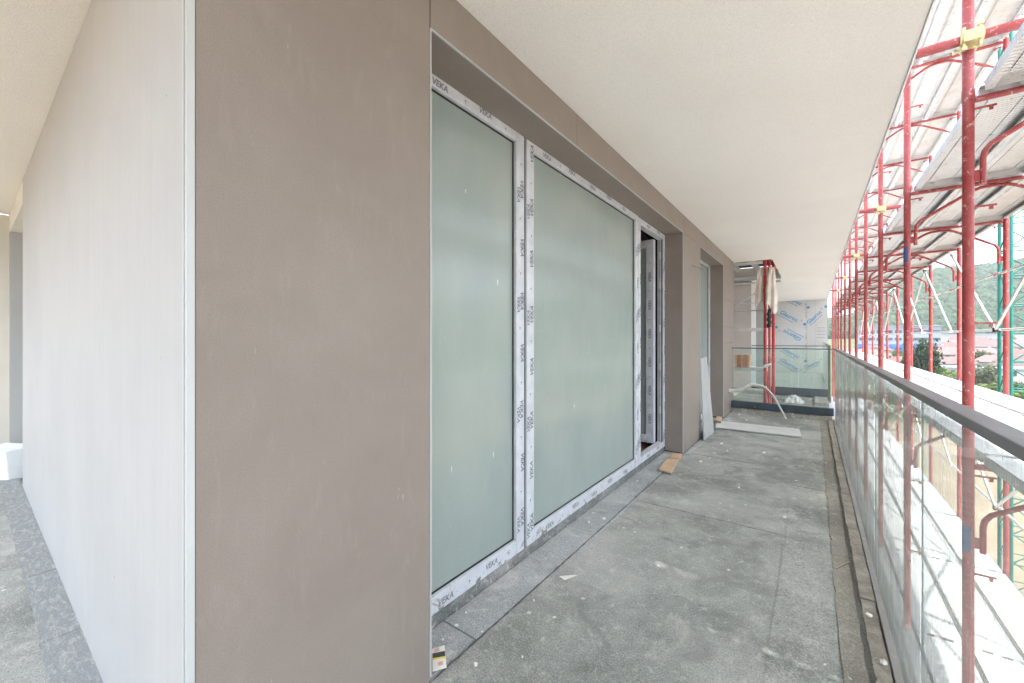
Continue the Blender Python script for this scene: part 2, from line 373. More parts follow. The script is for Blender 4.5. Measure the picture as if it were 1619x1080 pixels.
def crowns(name, P, rad, mat):
    n = len(P)
    V = IV[None] * (1 + rng.uniform(-.32, .32, (n, len(IV), 1))) * rad[:, None, None] * np.stack([np.ones(n), np.ones(n), rng.uniform(.8, 1.35, n)], 1)[:, None, :]
    V = V + P[:, None, :]
    F = IF[None] + (np.arange(n) * len(IV))[:, None, None]
    me = bpy.data.meshes.new(name); me.from_pydata(V.reshape(-1, 3).tolist(), [], F.reshape(-1, 3).tolist())
    at = me.color_attributes.new('tint', 'FLOAT_COLOR', 'POINT')
    tv = np.repeat(rng.uniform(0, 1, n), len(IV)); arr = np.stack([tv, tv, tv, np.ones_like(tv)], 1).ravel(); at.data.foreach_set('color', arr)
    me.materials.append(mat); o = bpy.data.objects.new(name, me); C.objects.link(o); return o
g = NG('woodland_crowns'); v = g.coord(); at = g.n('ShaderNodeVertexColor'); at.layer_name = 'tint'
sepc = g.n('ShaderNodeSeparateColor'); g.set(sepc.inputs[0], at.outputs[0]); n = g.noise(v, .006, 3); n2 = g.noise(v, .9, 4, .7)
c = g.mix(sepc.outputs[0], (.012, .032, .013), (.036, .074, .026)); c = g.mix(g.ramp(n, .42, .6), c, (.030, .058, .020)); c = g.mix(g.ramp(n2, .4, .65, 0, .6), c, (.018, .035, .012))
M_woods = g.done(g.bsdf(c, .9, 0., g.bump(n2, .8, 1.), .15))
n = 9000
py_ = 590 + 380 * rng.random(n) ** .9; px_ = py_ * rng.uniform(-.02, .40, n)
rad = rng.uniform(3.0, 6.2, n)
P = np.stack([px_, py_, terrain(px_, py_) + rad * .75], 1)
tag(crowns('hillside_woods', P, rad, M_woods), 'dense green deciduous woods covering the hillside beyond the town', 'woods', kind='stuff')

# ------------------------------------------------------------------ vegetation
def leaves_mesh(name, n, shape, size, mat, seed, lump=9):
    r = np.random.default_rng(seed)
    cc = r.normal(0, 1, (lump, 3)); cc /= np.linalg.norm(cc, axis=1)[:, None]; cc *= r.uniform(.35, .8, (lump, 1))
    k = r.integers(0, lump, n); p = cc[k] + r.normal(0, .21, (n, 3)); p[:, 2] *= .95
    if shape == 'cone':
        h = r.random(n) ** 1.25; a = r.uniform(0, 6.283, n); tier = .85 + .25 * np.sin(h * 40)
        rr = (1 - h) * tier * np.sqrt(r.uniform(.25, 1, n)); p = np.stack([rr * np.cos(a), rr * np.sin(a), h * 2 - 1 - rr * .15], 1)
    a = r.normal(0, 1, (n, 3)); a /= np.linalg.norm(a, axis=1)[:, None]; b = np.cross(a, r.normal(0, 1, (n, 3))); b /= np.linalg.norm(b, axis=1)[:, None]
    s_ = size * r.uniform(.6, 1.4, (n, 1))
    V = np.stack([p - a * s_, p + b * s_ * .6, p + a * s_, p - b * s_ * .6], 1).reshape(-1, 3)
    me = bpy.data.meshes.new(name); me.from_pydata(V.tolist(), [], (np.arange(n * 4).reshape(n, 4)).tolist()); me.materials.append(mat); return me
def leafmat(name, a, b):
    g = NG(name); v = g.coord('Object'); n = g.noise(v, 2.5, 3); n2 = g.noise(v, 18, 2)
    c = g.mix(g.ramp(n, .35, .65), a, b); c = g.mix(g.ramp(n2, .4, .6, 0, .5), c, mul(a, .7))
    d = g.bsdf(c, .7, 0., None, .2); t = g.t.nodes.new('ShaderNodeBsdfTranslucent'); g.set(t.inputs[0], c)
    mx = g.t.nodes.new('ShaderNodeMixShader'); mx.inputs[0].default_value = .3; g.set(mx.inputs[1], d); g.set(mx.inputs[2], t.outputs[0]); return g.done(mx.outputs[0])
M_leaf = [leafmat('fresh_leaves', (.07, .12, .03), (.12, .17, .045)), leafmat('olive_leaves', (.06, .085, .03), (.11, .125, .05)), leafmat('pine_needles', (.022, .045, .022), (.05, .075, .035)), leafmat('grey_green_leaves', (.10, .12, .07), (.16, .17, .11))]
M_bark = pmat('bark', (.12, .09, .065), .9, 0, .2)
CR = [leaves_mesh('crown', 2600, 'ball', .10, M_leaf[0], 1, 14), leaves_mesh('crown', 2600, 'ball', .10, M_leaf[1], 2, 11), leaves_mesh('crown', 4200, 'cone', .085, M_leaf[2], 3), leaves_mesh('crown', 1500, 'ball', .075, M_leaf[3], 4, 16), leaves_mesh('crown', 3000, 'ball', .085, M_leaf[2], 9, 17)]
tm = MB()
tm.tube([(0, 0, 0), (.02, .01, .35), (-.01, .03, .62), (.02, 0, .9)], [.035, .028, .018, .008], 7)
for k in range(6):
    a = k * 1.05 + .3; z = .35 + .07 * k; tm.tube([(0, 0, z), (.14 * math.cos(a), .14 * math.sin(a), z + .10), (.27 * math.cos(a), .27 * math.sin(a), z + .24)], [.014, .010, .004], 5)
TRUNK = tm.mesh('trunk', M_bark)
def tree(x, y, h, wd, kind, label, name='broadleaf_tree', group='trees around the town below'):
    z = float(terrain(x, y)); t = thing(name, (x, y, z - .1), label, 'tree', group, random.uniform(0, 6.28))
    a = bpy.data.objects.new('trunk', TRUNK); C.objects.link(a); a.parent = t; a.scale = (h, h, h * .95)
    c = bpy.data.objects.new('crown', CR[kind]); C.objects.link(c); c.parent = t
    lo = .12 if kind == 2 else .22
    c.scale = (wd / 2, wd / 2, h * (1 - lo) / 2); c.location = (0, 0, h * (1 + lo) / 2)
    return t
def at_ground(px, Y):
    return on_y(px, 534, Y).x
tree(at_ground(1456, 125), 125, 12.9, 6.2, 4, 'tall dark pine tree in front of the blue and white hall', 'pine_tree')
tree(at_ground(1437, 140), 140, 8.5, 5.0, 4, 'short dark conifer left of the tall pine, behind the scaffold walkway', 'pine_tree')
tree(at_ground(1560, 118), 118, 8.8, 7.5, 3, 'sparse grey green tree in front of the long white building', 'broadleaf_tree')
tree(at_ground(1478, 150), 150, 7, 6, 0, 'fresh green round tree just right of the tall pine', 'broadleaf_tree')
# ------------------------------------------------------------------ town
M_housewall = [pmat('cream_house_wall', (.32, .29, .25), .9, 0, .05), pmat('white_house_wall', (.38, .38, .39), .9, 0, .05), pmat('pink_house_wall', (.40, .29, .26), .9, 0, .05), pmat('pale_grey_house_wall', (.28, .30, .33), .9, 0, .05)]
M_roofs = [pmat('red_tile_roof', (.12, .055, .05), .85, 0, .2, 1.5, .3, 3), pmat('brown_tile_roof', (.095, .065, .065), .85, 0, .2, 1.5, .3, 3), pmat('grey_sheet_roof', (.20, .22, .25), .6, 0, .1, 1), pmat('faded_pink_roof', (.14, .09, .088), .85, 0, .2, 1.5, .3, 3)]
M_win = pmat('dark_window_glass', (.05, .065, .08), .15, 0, .2)
M_bluewall = pmat('blue_cladding', (.02, .12, .42), .5, 0, .1, 1)
M_greywall = pmat('pale_blue_grey_cladding', (.22, .26, .32), .6, 0, .06, 1)
def house(x, y, wx, wy, h, rh, rz, wall, roof, label, name='house', cat='house', floors=1, hip=False, group='houses in the town below the hill'):
    z = float(terrain(x, y)) - .3
    t = thing(name, (0, 0, 0), label, cat, group)
    m = MB().box(-wx / 2, wx / 2, -wy / 2, wy / 2, 0, h)
    if rh > 0 and not hip: m.add([(-wx / 2, -wy / 2, h), (-wx / 2, wy / 2, h), (-wx / 2, 0, h + rh * .93), (wx / 2, -wy / 2, h), (wx / 2, wy / 2, h), (wx / 2, 0, h + rh * .93)], [(0, 2, 1), (3, 4, 5)])
    m.build('wall', wall, t)
    e = .5; r = MB()
    if rh > 0:
        i = wx * .3 if hip else -e
        A = [(-wx / 2 - e, -wy / 2 - e, h - .15), (wx / 2 + e, -wy / 2 - e, h - .15), (wx / 2 + e, wy / 2 + e, h - .15), (-wx / 2 - e, wy / 2 + e, h - .15), (-wx / 2 + i, 0, h + rh), (wx / 2 - i, 0, h + rh)]
        r.add(A + [(p[0], p[1], p[2] + .18) for p in A], [(0, 1, 5, 4), (2, 3, 4, 5), (6, 10, 11, 7)[::-1], (8, 11, 10, 9)[::-1], (0, 6, 7, 1), (2, 8, 9, 3), (1, 7, 8, 2), (3, 9, 6, 0)] + ([(1, 2, 5), (3, 0, 4), (7, 8, 11), (9, 6, 10)] if hip else []))
    else: r.box(-wx / 2 - .3, wx / 2 + .3, -wy / 2 - .3, wy / 2 + .3, h, h + .4)
    rf = r.build('roof', roof, t)
    if rh > 1.2: MB().box(wx * .15, wx * .15 + .7, .6, 1.3, h + rh * .3, h + rh + .7).build('chimney', wall, rf)
    nwn = max(2, int(wx / 3.2))
    wm = MB().box(-.55, .55, -.06, .06, 0, 1.25).mesh('window', M_win)
    for fl in range(floors):
        for k in range(nwn):
            o = bpy.data.objects.new('window', wm); C.objects.link(o); o.parent = t
            o.location = (-wx / 2 + (k + .5) * wx / nwn, -wy / 2 - .02, 1.0 + fl * h / floors)
        for k in range(max(1, int(wy / 3.5))):
            o = bpy.data.objects.new('window', wm); C.objects.link(o); o.parent = t; o.rotation_euler = (0, 0, R(90))
            o.location = (-wx / 2 - .02, -wy / 2 + (k + .5) * wy / max(1, int(wy / 3.5)), 1.0 + fl * h / floors)
    t.location = (x, y, z); t.rotation_euler = (0, 0, rz)
    return t
W_, F_ = M_housewall, M_roofs
spec = [  # px, Y, wx, wy, h, rh, rot, wall, roof, label, floors, hip
    (1505, 205, 13, 9, 4.6, 3.2, .25, 0, 1, 'cream house with brown gable roof, nearest between the pine and the front post', 1, False),
    (1494, 178, 15, 9, 3.4, .0, .1, 3, 2, 'low flat grey roofed shed at the foot of the town, right of the pine', 1, False),
    (1506, 262, 20, 11, 5.4, 4.4, -.1, 0, 3, 'wide cream house with faded pink hip roof behind the gabled one', 2, True),
    (1497, 345, 24, 12, 5.0, 3.8, .2, 1, 0, 'white house with red roof uphill of the wide pink roofed one', 2, True),
    (1553, 260, 20, 12, 5.2, 4.4, .15, 2, 3, 'pink walled house with faded hip roof right of the front post', 2, True),
    (1566, 330, 30, 14, 6.0, 5.2, .0, 1, 1, 'large white house with a big brown hip roof beside the hoist mast', 2, True),
    (1571, 225, 14, 10, 4.6, 3.4, -.3, 3, 3, 'grey house with pinkish roof just left of the hoist mast', 1, True),
    (1412, 195, 16, 9, 3.8, 3.2, .1, 0, 0, 'low cream house with red roof below the blue hall', 1, False),
    (1428, 215, 14, 9, 4.0, 3.2, -.3, 1, 0, 'white house with red roof between the fourth and second posts', 1, True),
    (1612, 250, 18, 12, 5.0, 4.6, .2, 0, 0, 'cream house with bright red roof behind the hoist mast lattice', 2, True),
    (1608, 345, 22, 13, 6.0, 4.6, -.2, 1, 3, 'white house with pale red roof high behind the hoist mast', 2, True),
    (1520, 420, 20, 12, 6.0, 4.0, .1, 1, 0, 'white house with red roof at the top of the town', 2, True),
    (1385, 300, 18, 10, 5.0, 4.0, .2, 2, 1, 'pink house with brown roof glimpsed between the far posts', 1, True),
    (1360, 250, 16, 10, 5.0, 3.6, .0, 0, 3, 'cream house with faded roof glimpsed beside the farthest posts', 1, False),
]
for px, Y, wx, k1, k2, rot, lab in ((1536, 232, 13, 0, 3, .5, 'small cream house with pink hip roof hidden partly by the front post'), (1513, 300, 15, 3, 1, -.2, 'grey house with brown roof in the middle of the town'), (1527, 375, 20, 1, 3, .1, 'white house with pinkish roof in the upper town'), (1548, 420, 24, 0, 1, -.1, 'cream house with brown roof in the upper town'), (1484, 300, 14, 1, 0, .3, 'white house with red roof behind the pine'), (1486, 400, 22, 0, 3, .0, 'cream house with pinkish roof in the upper town behind the pine'), (1590, 280, 15, 0, 0, .1, 'cream house with red roof between the mast legs'), (1600, 190, 14, 2, 1, -.2, 'low pink house with brown roof near the mast')):
    spec.append((px, Y, wx, 11, 4.6, 4.6, rot, k1, k2, lab, 1 + (Y > 250), Y % 2 == 0))
for a in spec:
    x = at_ground(a[0], a[1]); house(x, a[1], a[2] * .72, a[3] * .72, a[4], a[5] * .7, a[6], W_[a[7]], F_[a[8]], a[9], floors=a[10], hip=a[11])
# long white block
house(at_ground(1572, 168), 168, 26, 10, 5.2, 0, .12, W_[1], F_[2], 'long white flat roofed block with two rows of windows beyond the front post', 'apartment_block', 'building', 2)
house(at_ground(1500, 480), 480, 60, 18, 8, 0, -.05, W_[3], F_[2], 'very long pale grey hall at the foot of the wooded hill', 'factory_hall', 'building', 1)
house(at_ground(1560, 500), 500, 44, 18, 7, 0, .05, W_[1], F_[2], 'long white hall at the hill foot, right of the grey one', 'factory_hall', 'building', 1)
# blue and white hall
bx, by = at_ground(1416, 330), 330.
t = thing('industrial_hall', (bx, by, float(terrain(bx, by)) - .3), 'big hall with blue lower cladding, pale upper walls and window bands', 'building', 'houses in the town below the hill')
x0, x1 = bx - 17, bx + 19; z0 = t.location.z
MB().box(x0, x1, by, by + 22, z0, z0 + 7).build('blue_wall', M_bluewall, t)
MB().box(x0, x1, by + .3, by + 22, z0 + 7, z0 + 17.5).build('upper_wall', M_greywall, t)
MB().box(x0 - .5, x1 + .5, by - .2, by + 22.5, z0 + 17.5, z0 + 18.1).build('roof', F_[2], t)
wm = MB().box(-1.5, 1.5, -.08, .08, 0, 1.5).mesh('window', M_win)
for r_ in range(3):
    for k in range(9):
        o = bpy.data.objects.new('window', wm); C.objects.link(o); o.parent = t
        o.location = (x0 - bx + 2.2 + k * 4, (.22 if r_ else -.08), [3.6, 9.4, 13.8][r_])
# scattered trees and bushes
desc = ['fresh green', 'olive green', 'dark', 'grey green']; rows_ = []
for k in range(76):
    Y = random.uniform(96, 200) if k < 50 else random.uniform(215, 560)
    px = random.choice([random.uniform(1330, 1619), random.uniform(1470, 1619)])
    if k >= 50: h = random.uniform(5, 9); wd = h * .8
    else: h = random.uniform(2.6, 5.2); wd = h * 1.5
    if k < 50 and 1440 < px < 1475: px += 40
    side = 0 if Y < 130 else (1 if Y < 215 else (2 if Y < 380 else 3))
    rows_.append((side, k < 50, px, Y, h, wd, random.choice([0, 0, 1, 3])))
SD = ['in the nearest hedge row', 'below the nearer houses', 'among the upper houses', 'at the foot of the hill']; cnt = {}
for (side, bush, px, Y, h, wd, kind) in sorted(rows_):
    nm = 'bush' if bush else 'tree'; key = (side, nm, kind); cnt[key] = cnt.get(key, 0) + 1
    tree(at_ground(px, Y), Y, h, wd, kind, f'{ORD[cnt[key]]} {desc[kind]} {nm} from the left {SD[side]}', 'bush' if bush else 'broadleaf_tree', f'{nm}s {SD[side]}')

# ------------------------------------------------------------------ hoist mast
HB = Vector((4.30, 16.9, -12)); S_ = .85
t = thing('lattice_mast', HB, 'tall teal green lattice mast rising beyond the scaffold', 'mast')
lm = MB().tube([(0, 0, 0), (0, 0, 28)], .042, 10).mesh('leg', M_teal)
for (a, b) in ((0, 0), (S_, 0), (0, S_), (S_, S_)):
    o = bpy.data.objects.new('leg', lm); C.objects.link(o); o.parent = t; o.location = (a, b, 0)
BZ = .78
hx = MB().tube([(.03, 0, 0), (S_ - .03, 0, 0)], .018, 6).mesh('cross_bar', M_teal)
dx = MB().tube([(.03, 0, .03), (S_ - .03, 0, BZ - .03)], .016, 6).mesh('diagonal_bar', M_teal)
for k in range(35):
    for j, (a, b, rz) in enumerate(((0, 0, 0), (S_, 0, R(90)), (S_, S_, R(180)), (0, S_, R(270)))):
        for mm in (hx, dx):
            o = bpy.data.objects.new(mm.name.split('.')[0], mm); C.objects.link(o); o.parent = t; o.location = (a, b, .2 + k * BZ); o.rotation_euler = (0, 0, rz)

# ------------------------------------------------------------------ balcony floor and ceiling
def wavy_sheet(x0, x1, y0, y1, z0, z1, amp=.006, n=60, seed=0, along='y'):
    r = random.Random(seed); poly = []
    def w_(): return r.uniform(-amp, amp)
    if along == 'y':
        for i in range(n + 1): poly.append((x0 + w_(), y0 + (y1 - y0) * i / n))
        for i in range(n, -1, -1): poly.append((x1 + w_(), y0 + (y1 - y0) * i / n))
        poly = poly[::-1]
    else:
        for i in range(n + 1): poly.append((x0 + (x1 - x0) * i / n, y0 + w_()))
        for i in range(n, -1, -1): poly.append((x0 + (x1 - x0) * i / n, y1 + w_()))
    return MB().prism(poly, z0, z1)
fl = MB().prism([(-7.46, -1.2), (.25, -1.2), (.25, 19.0), (-1.45, 19.0), (-1.45, .56), (-7.46, .56)], -.25, 0).build('balcony_floor', M_felt, None, origin=(0, 0, 0)); tag(fl, kind='structure')
cl = MB().prism([(-7.46, -1.3), (.403, -1.3), (.403, 19.2), (-1.6, 19.2), (-1.6, 11.3), (-.60, 11.3), (-.60, 8.7), (-1.6, 8.7), (-1.6, .5), (-7.46, .5)], 2.756, 3.02).build('balcony_ceiling', M_soffit, None, origin=(0, 0, 0)); tag(cl, kind='structure')
e = MB().box(.404, .412, -1.3, 19.2, 2.748, 3.02).build('edge_drip_strip', M_alu, cl)
# felt sheets lapped over the floor (seams 4 mm high)
wavy_sheet(-.155, .088, -1.2, 8.2, .0005, .004, .004, 120, 3).build('felt_sheet', M_felt, fl)
wavy_sheet(.092, .172, -1.2, 8.2, .0005, .008, .006, 110, 4).build('felt_strip', M_felt3, fl)
wavy_sheet(-1.26, -.16, 2.55, 2.56 + .02, .0005, .0035, .002, 4, 5)
ycut = [-.02 + .325, 1.35, 2.52, 3.35, 4.15, 4.93, 5.8, 6.6, 7.5, 8.25]
for k in range(len(ycut) - 1):
    xo = -1.195 + random.uniform(-.02, .02)
    xi = -1.398 if (1.1 < ycut[k + 1] < 4.95 or 5.8 < ycut[k + 1] < 7.5 or k == 1) else -1.195
    if xi > -1.3: xo = -1.13
    wavy_sheet(xi, xo, ycut[k] + .003, ycut[k + 1] - .003, .001, .007 + .001 * (k % 2), .005, 16, 20 + k).build('felt_strip', M_felt2, fl)
M_seam_line = pmat('dark_seam_line', (.085, .088, .088), .6, 0, .3, 20)  # dark colour of the thin wavy lines along felt laps and cross joints
wavy_sheet(-1.194, -1.188, .33, 8.2, .0075, .0092, .0028, 260, 71).build('bitumen_seam', M_seam_line, fl)
wavy_sheet(-1.18, -.165, 3.31, 3.313, .0002, .0016, .0025, 50, 73, 'x').build('bitumen_seam', M_seam_line, fl)
wavy_sheet(-.15, .084, 4.47, 4.473, .0044, .0056, .0025, 16, 74, 'x').build('bitumen_seam', M_seam_line, fl)
wavy_sheet(-1.18, -.50, 5.02, 5.024, .0002, .0018, .004, 40, 75, 'x').build('bitumen_seam', M_seam_line, fl)
# pale screed on the far balcony
MB().box(-1.19, .25, 11.36, 18.99, .0005, .012).build('screed', M_screed, fl)
# strip along the white wall
xcut = [-7.3, -6.2, -5.3, -4.4, -3.5, -2.7, -1.9, -1.1]
for k in range(7):
    wavy_sheet(xcut[k] + .003, xcut[k + 1] - .003, .205, .326, .001, .011 + .001 * (k % 2), .004, 20, 40 + k, 'x').build('felt_strip', M_smear, fl)
# mortar kerb along the balustrade
y = -1.2; k = 0
while y < 8.1:
    L = random.uniform(.55, 1.05); y2 = min(8.15, y + L)
    wavy_sheet(.186 + random.uniform(-.004, .004), .246, y + .003, y2 - .003, 0, .036 + random.uniform(-.004, .004), .003, 14, 60 + k).build('kerb_segment', M_kerb, fl, bev=.003)
    y = y2; k += 1
# lower slab nose
sl = MB().box(.25, .262, -1.2, 19, -.25, -.03).build('slab_edge_flashing', M_channel, fl)

# ------------------------------------------------------------------ brown clad wall
XF, XR = -1.20, -1.40
wall = thing('brown_clad_wall', (-1.3, .33, 0), 'brown fibre cement clad outer wall with two recessed openings', 'wall')
m = MB()
for (a, b) in ((.335, 1.085), (4.92, 5.79), (7.53, 8.6)): m.box(-1.60, XF - .008, a, b, 0, 2.754)
m.box(-1.60, XF - .008, 1.086, 4.919, 2.556, 2.754); m.box(-1.60, XF - .008, 5.791, 7.529, 2.556, 2.754)
m.build('wall_core', M_gap, wall)
pan = [(.336, 1.083, .0, 2.752), (1.088, 2.309, 2.548, 2.752), (2.313, 4.915, 2.548, 2.752), (4.919, 5.788, 2.548, 2.752), (4.919, 5.788, .012, 2.544),
       (5.792, 7.528, 2.548, 2.752), (7.532, 8.6, .012, 1.25), (7.532, 8.6, 1.254, 1.53), (7.532, 8.6, 1.534, 1.98), (7.532, 8.6, 1.984, 2.752)]
for (a, b, c, d) in pan: MB().box(XF - .0075, XF, a, b, c, d).build('cladding_panel', M_brown, wall, bev=.0008)
for (a, b) in ((1.086, 4.919), (5.791, 7.529)):
    MB().box(XR + .001, XF - .009, a, b, 2.547, 2.555).build('soffit_panel', M_brown, wall)
    MB().box(XR + .001, XF - .009, b - .009, b - .001, .02, 2.546).build('reveal_panel', M_brown, wall)
    MB().box(XR + .001, XF - .009, a + .001, a + .009, .02, 2.546).build('reveal_panel', M_brown, wall)
    # pale edge trims round the openings
    MB().box(XF - .006, XF + .003, a - .001, b, 2.5425, 2.5465).build('edge_trim', M_profile, wall)
    MB().box(XF - .006, XF + .003, b - .004, b, .02, 2.542).build('edge_trim', M_profile, wall)
    MB().box(XF - .006, XF + .003, a - .001, a + .004, .02, 2.542).build('edge_trim', M_profile, wall)
# corner profile
MB().box(XF - .010, XF + .003, .318, .3345, 0, 2.753).build('corner_profile', M_profile, wall, bev=.001)
MB().box(XF - .022, XF - .0155, .3165, .3245, 0, 2.753).build('corner_profile', M_profile, wall, bev=.001)
# far reveal return of the wall end
MB().box(-1.60, XF - .009, 8.601, 8.607, 0, 2.752).build('cladding_panel', M_brown, wall)

# text meshes
_tc = {}
def text_geo(s, size, shear=0., offset=0.):
    key = (s, size, shear, offset)
    if key in _tc: return _tc[key]
    cu = bpy.data.curves.new('lettering', 'FONT'); cu.body = s; cu.size = size; cu.align_x = 'CENTER'; cu.align_y = 'CENTER'; cu.shear = shear; cu.offset = offset; cu.resolution_u = 2
    o = bpy.data.objects.new('lettering', cu); C.objects.link(o)
    dg = bpy.context.evaluated_depsgraph_get(); dg.update(); me = o.evaluated_get(dg).to_mesh()
    r = ([Vector(v.co) for v in me.vertices], [tuple(p.vertices) for p in me.polygons])
    o.evaluated_get(dg).to_mesh_clear(); bpy.data.objects.remove(o); bpy.data.curves.remove(cu); _tc[key] = r; return r
def put_text(m, s, size, origin, u, v_, shear=0., offset=0.):
    vs, fs = text_geo(s, size, shear, offset); u = Vector(u); v_ = Vector(v_); O = Vector(origin)
    m.add([O + u * p.x + v_ * p.y for p in vs], fs)
def put_diamond(m, origin, u, v_, s):
    O = Vector(origin); u = Vector(u) * s; v_ = Vector(v_) * s
    m.add([O - u, O - v_ * .9, O + u, O + v_ * .9], [(0, 1, 2, 3)])
    m.add([O - u * .5 - v_ * 1.6, O - v_ * 1.9, O + u * .5 - v_ * 1.6, O - v_ * 1.2], [(0, 1, 2, 3)])
def veka_vertical(m, x, yc, z0, z1, up, phase):
    u = (0, 0, 1) if up else (0, 0, -1); v_ = (0, -1, 0) if up else (0, 1, 0)
    z = z0 + phase; k = 0
    while z < z1 - .09:
        if z > z0 + .08:
            put_text(m, 'VEKA', .046, (x, yc + .014 + random.uniform(-.004, .004), z + random.uniform(-.012, .012)), u, v_, .25, .0012)
            if z + .16 < z1: put_diamond(m, (x, yc + random.uniform(-.008, .008), z + .155), (0, 1, 0), (0, 0, 1), .0075)
            if k % 2 == 0: put_text(m, 'VEKA', .040, (x, yc - .022, z - .03), u, v_, .25, .0008)
        z += .325; k += 1
def veka_horizontal(m, x, zc, y0, y1, phase):
    y = y0 + phase; k = 0
    while y < y1 - .08:
        put_text(m, 'VEKA', .042, (x, y + random.uniform(-.02, .02), zc + (.006 if k % 2 else -.006)), (0, 1, 0), (0, 0, 1), .2, .001)
        if y + .17 < y1: put_diamond(m, (x, y + .16, zc), (0, 1, 0), (0, 0, 1), .0075)
        y += .33; k += 1
def window(y0, y1, z0, z1, fw, parent, seed, right=True):
    random.seed(seed)
    m = MB()
    m.box(XR - .07, XR, y0, y0 + fw, z0, z1); m.box(XR - .07, XR, y1 - fw, y1, z0, z1)
    m.box(XR - .07, XR, y0 + fw, y1 - fw, z0, z0 + fw); m.box(XR - .07, XR, y0 + fw, y1 - fw, z1 - fw, z1)
    f = m.build('fixed_window', M_film, parent, bev=.004)
    gk = MB(); a = .006; xg = XR - .026
    gk.box(xg, xg + .006, y0 + fw, y0 + fw + a, z0 + fw, z1 - fw); gk.box(xg, xg + .006, y1 - fw - a, y1 - fw, z0 + fw, z1 - fw)
    gk.box(xg, xg + .006, y0 + fw + a, y1 - fw - a, z0 + fw, z0 + fw + a); gk.box(xg, xg + .006, y0 + fw + a, y1 - fw - a, z1 - fw - a, z1 - fw)
    gk.build('gasket', M_rubber, f)
    MB().box(XR - .040, XR - .027, y0 + fw, y1 - fw, z0 + fw, z1 - fw).build('glass_pane', M_frost, f)
    t = MB(); xt = XR + .0012
    veka_vertical(t, xt, y1 - fw / 2, z0, z1, not right, .2)
    veka_vertical(t, xt, y0 + fw / 2, z0, z1, True, .12)
    veka_horizontal(t, xt, z1 - fw / 2 - .012, y0, y1, .25); veka_horizontal(t, xt, z0 + fw / 2, y0, y1, .28)
    t.build('printed_lettering', M_ink, f)
    return f
f1 = window(1.09, 2.018, .068, 2.576, .082, wall, 5)
f2 = window(2.044, 4.012, .068, 2.576, .080, wall, 6)
MB().box(XR - .06, XR - .014, 2.019, 2.043, .068, 2.545).build('dark_joint', M_rubber, wall)
# drips of plaster on the panes
M_drip = pmat('white_drip', (.72, .74, .72), .7)
M_rust = pmat('rusty_drip', (.42, .24, .14), .7)
def drip(px, py, l, mt, parent, wd=.003):
    p = on_x(px, py, XR - .0265); m = MB()
    m.add([(p.x, p.y - wd, p.z), (p.x, p.y + wd, p.z + .004), (p.x, p.y + wd * .6, p.z - l), (p.x, p.y - wd * .3, p.z - l * .9)], [(0, 3, 2, 1)]); m.build('paint_drip', mt, parent)
for a in ((787, 443, .03, 0), (714, 738, .03, 0), (780, 715, .03, 0), (736, 300, .02, 0)): drip(a[0], a[1], a[2], M_drip, f1, .004)
for a in ((886, 265, .06, 0), (856, 826, .05, 0), (908, 640, .02, 0)): drip(a[0], a[1], a[2], M_drip, f2, .005)
for a in ((902, 285, .05, 0), (917, 305, .04, 0), (916, 445, .05, 0)): drip(a[0], a[1], a[2], M_rust, f2, .002)
# balcony door: frame, inward opened leaf
z0, z1, fw = .068, 2.545, .062; y0, y1 = 4.016, 4.912
m = MB(); m.box(XR - .07, XR, y0, y0 + fw, z0, z1); m.box(XR - .07, XR, y1 - fw, y1, z0, z1); m.box(XR - .07, XR, y0 + fw, y1 - fw, z0, z0 + fw); m.box(XR - .07, XR, y0 + fw, y1 - fw, z1 - fw, z1)
df = m.build('door_frame', M_film, wall, bev=.004)
m = MB(); m.box(XR - .052, XR - .046, y1 - fw - .006, y1 - fw - .001, z0 + fw, z1 - fw); m.box(XR - .022, XR - .012, y1 - fw - .005, y1 - fw - .001, z0 + fw, z1 - fw); m.build('gasket', M_rubber, df)
for z in (.5, 1.0, 1.45, 1.95, 2.3): MB().box(XR - .046, XR - .024, y1 - fw - .012, y1 - fw, z - .04, z + .04).build('strike_plate', M_alu, df)
t = MB(); veka_vertical(t, XR + .0012, y1 - fw / 2, z0, z1, True, .15); veka_vertical(t, XR + .0012, y0 + fw / 2, z0, z1, False, .25); veka_horizontal(t, XR + .0012, z1 - fw / 2, y0, y1, .3); veka_horizontal(t, XR + .0012, z0 + fw / 2, y0, y1, .3); t.build('printed_lettering', M_ink, df)
ya, yb = 4.76, 4.83; xa, xb = -2.26, -1.485; lw = .092; za, zb = .115, 2.48
m = MB(); m.box(xa, xa + lw, ya, yb, za, zb); m.box(xb - lw, xb, ya, yb, za, zb); m.box(xa + lw, xb - lw, ya, yb, za, za + lw); m.box(xa + lw, xb - lw, ya, yb, zb - lw, zb)
dl = m.build('door_leaf', M_film, wall, bev=.004)
MB().box(xa + lw, xb - lw, ya + .02, ya + .032, za + lw, zb - lw).build('glass_pane', M_frost, dl)
t = MB(); z = .4
while z < 2.35:
    put_text(t, 'VEKA', .048, (xb - lw / 2, ya - .0012, z), (0, 0, -1), (1, 0, 0), .25, .001); put_diamond(t, (xb - lw / 2, ya - .0012, z + .16), (1, 0, 0), (0, 0, 1), .008); z += .33
put_text(t, 'VEKA', .05, (xb - lw - .12, ya - .0012, za + .045), (1, 0, 0), (0, 0, 1), .2, .001)
t.build('printed_lettering', M_ink, dl)
# second opening
f3 = window(5.80, 6.45, .068, 2.576, .07, wall, 8); f4 = window(6.46, 7.52, .068, 2.576, .07, wall, 9)
# upstand below the window frames
MB().box(XR - .07, XR - .006, 1.09, 4.912, 0.0, .067).build('sill_upstand', M_updark, wall); MB().box(XR - .07, XR - .006, 5.8, 7.52, 0.0, .067).build('sill_upstand', M_updark, wall)
random.seed(31)
